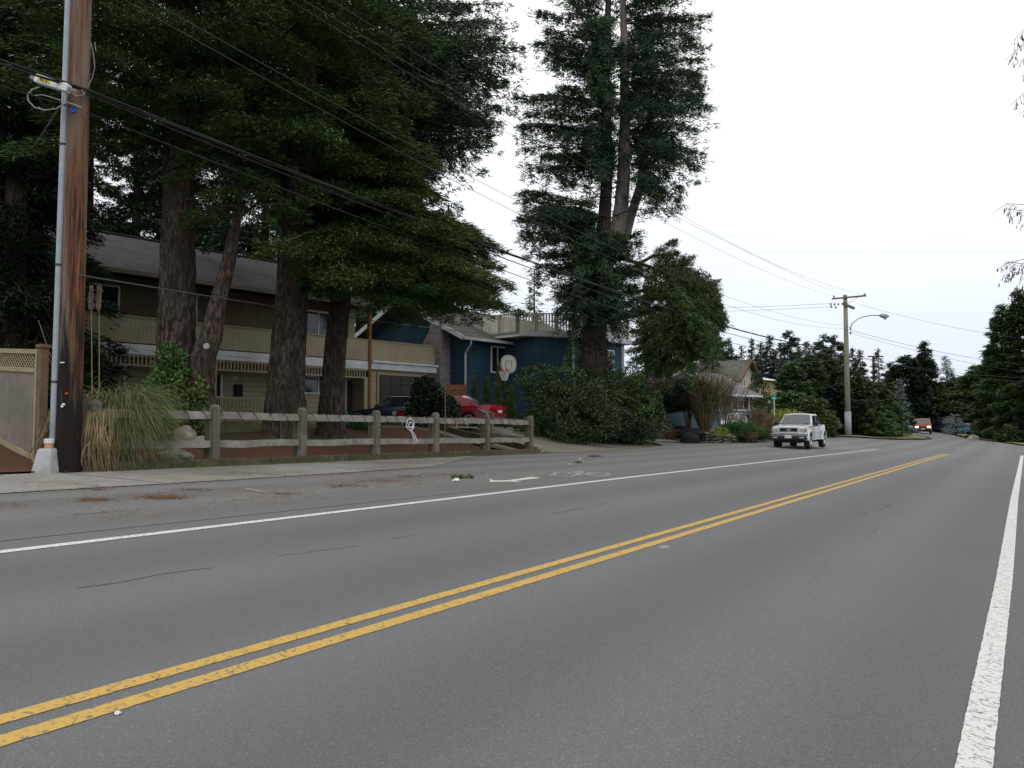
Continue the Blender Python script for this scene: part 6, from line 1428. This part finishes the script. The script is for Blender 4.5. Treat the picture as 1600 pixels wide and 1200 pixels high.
def sh(label,px,d,dz,bl,n,seed,lm,ll,lw,quad=True,**k):
    b=onground(px,d)+Vector((0,0,dz));T=tree('shrub',label,'shrub',b);cloud(T,bl,n,seed,lm,ll,lw,quad=quad,**k);stems(T,6,.4,.3,.015,seed);return T
sh('bright green fine leaved juniper mound in the rock garden',1155,42.6,.35,[(0,0,.35,.95,.7,.5),(rt.x*.5,rt.y*.5,.2,.8,.6,.4),(-rt.x*.4,-rt.y*.4,.4,.6,.5,.4)],9000,200,'juniper',.16,.014,quad=False,shell=.3)
sh('small yellow green shrub on the stone wall',1125,41.6,.42,[(0,0,.12,.45,.35,.28),(.2,0,.2,.25,.25,.2)],2200,201,'yellow',.08,.025)
sh('russet heath cushion at the left end of the rock garden',1045,42.5,.35,[(0,0,.1,.85,.5,.28),(rt.x*.5,rt.y*.5,.1,.6,.4,.2)],3800,202,'heath',.09,.014,quad=False)
sh('brown heath cushion at the right end of the stone wall',1172,42.0,.3,[(0,0,.1,.55,.4,.18)],1500,203,'heath',.08,.014,quad=False)
sh('dark blue green low conifer beside the pickup front wheel',1192,43,.3,[(0,0,.2,.7,.5,.3)],2500,204,'thuja',.12,.02,quad=False)
sh('yellow green bush behind the street sign post',1225,54,.4,[(0,0,.8,1.5,1.0,.75),(-rt.x*1.2,-rt.y*1.2,.6,.9,.8,.5)],6000,205,'yellow',.14,.04)
sh('dark cypress cone in front of the ochre house',1184,80,.4,[(0,0,3.6,1.2,1.2,1.6),(0,0,1.6,1.5,1.5,1.8),(0,0,5.2,.6,.6,.8)],5000,206,'cedar',.25,.06)
# pampas grass
b=onground(184,15.05);T=tree('pampas_grass','big arching clump of pampas grass with dead straw skirt beside the near pole','ornamental grass',b)
def blades(T,n,seed,c_m,r0,h,reach,w_,name,fall=1.,lean=None):
    rs=random.Random(seed);m=MB()
    for i in range(n):
        a=rs.uniform(0,6.28)
        if lean and rs.random()<.5:a=rs.gauss(lean,.7)
        R_=reach*rs.uniform(.25,1.05);hh=h*rs.uniform(.55,1.05);d=Vector((math.cos(a),math.sin(a),0));s=Vector((-math.sin(a),math.cos(a),0))
        p0=d*r0*rs.random()+s*rs.gauss(0,.12);k=8;vs=[];cv=rs.gauss(0,.3);f=fall*rs.uniform(.5,1.4)
        for j in range(k+1):
            t=j/k;z=hh*(2.1*t-1.1*t*t*(1+.55*f)) if f>0 else hh*t
            p=p0+d*R_*(t**1.35)+s*(cv*t*t+.05*math.sin(t*5+i*1.7)*t);p.z=max(z,.02+.0*j)
            ww=w_*(1-t)**.6*(.5+.5*min(1,t*6))+.0008
            q=(s*math.cos(i)+Vector((0,0,.5))*math.sin(i)).normalized();vs+=[p-q*ww,p+q*ww]
        m.add(vs,[(2*j,2*j+1,2*j+3,2*j+2) for j in range(k)])
    return m.build(name,c_m,T)
gr1=mat('grass blade green',(.03,.065,.018),(.125,.18,.065),scale=3,rough=.6);gr2=mat('grass blade straw',(.13,.095,.045),(.29,.225,.12),scale=3,rough=.7)
la=math.atan2(rt.y,rt.x)
blades(T,1700,1,gr1,.35,2.15,1.12,.0055,'green_blades',1.0,la);blades(T,1200,2,gr2,.35,2.15,1.05,.005,'straw_blades',1.05,la)
blades(T,1300,3,gr1,.3,1.9,.8,.0055,'green_blades',1.3);blades(T,1300,4,gr2,.3,2.0,.8,.005,'straw_blades',1.3)
m_=MB();r_=random.Random(9)   # dead skirt hanging to the ground
for i in range(4200):
    q=rt*r_.choice([r_.gauss(-.56,.10),r_.gauss(-.02,.12),r_.gauss(-.05,.14),r_.uniform(-.65,.35)])-fw*r_.uniform(.5,1.15)
    z=r_.uniform(.55,1.15);p=Vector((q.x,q.y,z));e=p+Vector((r_.gauss(0,.07),r_.gauss(0,.07),0));e.z=r_.uniform(-.12,.3);e+=rt*r_.gauss(0,.06);mid=p.lerp(e,.5)+rt*r_.gauss(0,.07)-fw*.08
    s=Vector((r_.gauss(0,1),r_.gauss(0,1),.2)).normalized()*.008;m_.add([p-s,p+s,mid-s,mid+s,e-s*.2,e+s*.2],[(0,1,3,2),(2,3,5,4)])
m_.build('dead_skirt',gr2,T)
for (px,py0,py1,pw_) in((144,592,450,0),(155,570,449,0)):
    p0=W(px+1,660,14.7)-b;p0.z=.5;p1=W(px-1 if px<150 else px,py1,14.7)-b;pm=p0.lerp(p1,.6)
    m=MB();m.tube([p0,pm,p1],[.012,.009,.005],5);S_=m.build('flower_stalk',mat('stalk',(.22,.19,.10),(.3,.26,.15)),T)
    rs=np.random.RandomState(px);n=700;tt=rs.rand(n);c=np.array(p1)[None]-np.outer(tt,[0,0,.42])+rs.normal(0,1,(n,3))*np.array([.018,.018,.02]);D=nrm(rs.normal(0,.4,(n,3))+np.array([0,0,1.]));U=nrm(np.cross(D,rs.normal(0,1,(n,3))))
    mt=mat('plume',(.17,.14,.10),(.30,.25,.18),attr='rnd');LM['plume']=mt;leafmesh('plume',c,D,U,.05*np.ones(n),.006*np.ones(n),tt,mt,S_)
m=MB()
for p in(((60,500),(75,545),(90,580)),((75,555),(88,590),(95,610))):m.tube([W(x,y,14.6)-b for x,y in p],.006,4)
m.build('bent_stalk',gr2,T)
# weeds along the timbers and fence feet
rw=np.random.RandomState(6);n=2600;S_=rw.choice([5.5,8.2,9.6,11.3,12.9,14.2,16.4,17.7,19.1,20.4,21.7,23.2],n)+rw.normal(0,.18,n);Lq=13.96+np.abs(rw.normal(0,.05,n))*rw.choice([-1,1],n)
P=np.array([(-l,s,g(l,s)+.01) for l,s in zip(Lq,S_)]);D=nrm(rw.normal(0,.5,(n,3))+np.array([0,0,.7]));D[:,2]=np.abs(D[:,2])
o=leafmesh('kerb_weeds',P,D,nrm(np.cross(D,rw.normal(0,1,(n,3)))),rw.uniform(.02,.08,n),.005*np.ones(n),rw.rand(n),LM['rhodol']);o['kind']='stuff';o['label']='small green weeds growing along the foot of the kerb timbers'
n=3500;L3=rw.uniform(17.9,24,n);S3=rw.uniform(3,21.5,n);P=np.array([(-l,s,g(l,s)+.055) for l,s in zip(L3,S3)]);D=nrm(rw.normal(0,.4,(n,3))+np.array([0,0,1.]))
o=leafmesh('lawn_grass',P,D,nrm(np.cross(D,rw.normal(0,1,(n,3)))),rw.uniform(.04,.10,n),.008*np.ones(n),rw.rand(n),LM['thuja']);o['kind']='stuff';o['label']='thin lawn grass between the mulch and the tan house'
# sprigs on the shoulder
v=G(715,748);T=tree('green_sprigs','fallen green conifer sprigs on the shoulder next to the white paper','sprig',v);cloud(T,[(0,0,.02,.12,.10,.03),(.1,.2,.02,.08,.1,.02)],220,220,'fir',.06,.012,quad=False,gap=1)
v=G(903,724);T=tree('green_sprigs','small fallen sprigs in front of the driveway','sprig',v);cloud(T,[(0,0,.02,.12,.1,.02)],70,221,'thuja',.06,.01,quad=False,gap=1)
# birch off the right edge with hanging twigs
b=onground(1800,13.);T=tree('birch_tree','bare birch whose fine hanging twigs enter at the upper right corner','tree',b)
m=MB();m.tube([(0,0,-.2),(0,0,3),(.1,.1,8),(.1,0,12)],[.2,.17,.12,.05],10);m.build('trunk',mat('birch bark',(.4,.39,.36),(.6,.58,.55),scale=5),T)
r_=random.Random(12);m=MB();bud=[]
def hangtwig(p,d,l,r,k):
    pts=[p];dd=d.copy();n=6
    for i in range(n):
        dd=(dd+Vector((r_.gauss(0,.13),r_.gauss(0,.13),-.10))).normalized();pts.append(pts[-1]+dd*l/n)
    m.tube(pts,[r*(1-.75*i/n) for i in range(n+1)],4,cap=False)
    if k:
        for i in range(r_.randint(4,7)):
            q=pts[r_.randint(1,n)];nd=(dd+Vector((r_.gauss(0,.5),r_.gauss(0,.5),r_.uniform(-.6,.3)))).normalized();hangtwig(q,nd,l*r_.uniform(.3,.55),r*.5,k-1)
    else:
        for i in range(2,n+1):
            if r_.random()<.55:bud.append(pts[i])
for (px,py),(qx,qy),kk in(((1640,10),(1578,70),5),((1650,60),(1582,105),6),((1660,100),(1578,165),6),((1650,150),(1590,180),4),((1650,330),(1570,318),4),((1660,345),(1572,326),3),((1660,400),(1568,412),4),((1660,430),(1570,408),5),((1650,440),(1580,425),4),((1640,40),(1570,95),3)):
    a=W(px,py,12.)-b;c=W(qx,qy,11.7)-b;base_=Vector((0,0,max(2,a.z-1.0)))
    m.tube([base_,base_.lerp(a,.5)+Vector((0,0,.3)),a],[.05,.035,.012],5,cap=False)
    m.tube([a,a.lerp(c,.5)+Vector((0,0,.04)),c],[.008,.0055,.003],4,cap=False)
    for i in range(kk*2):
        t=r_.uniform(.35,.95);p=a.lerp(c,t);nd=((c-a).normalized()+Vector((r_.gauss(0,.5),r_.gauss(0,.5),r_.uniform(-.8,.2)))).normalized();hangtwig(p,nd,r_.uniform(.12,.32),.0035,1 if r_.random()<.4 else 0)
m.build('twigs',barkd,T)
m=MB()
for p in bud:m.tube([p,p-Vector((r_.gauss(0,.004),r_.gauss(0,.004),.02)),p-Vector((0,0,.045))],[.002,.006,.003],4)
o=m.build('catkins',barkd,T);o['kind']='stuff'
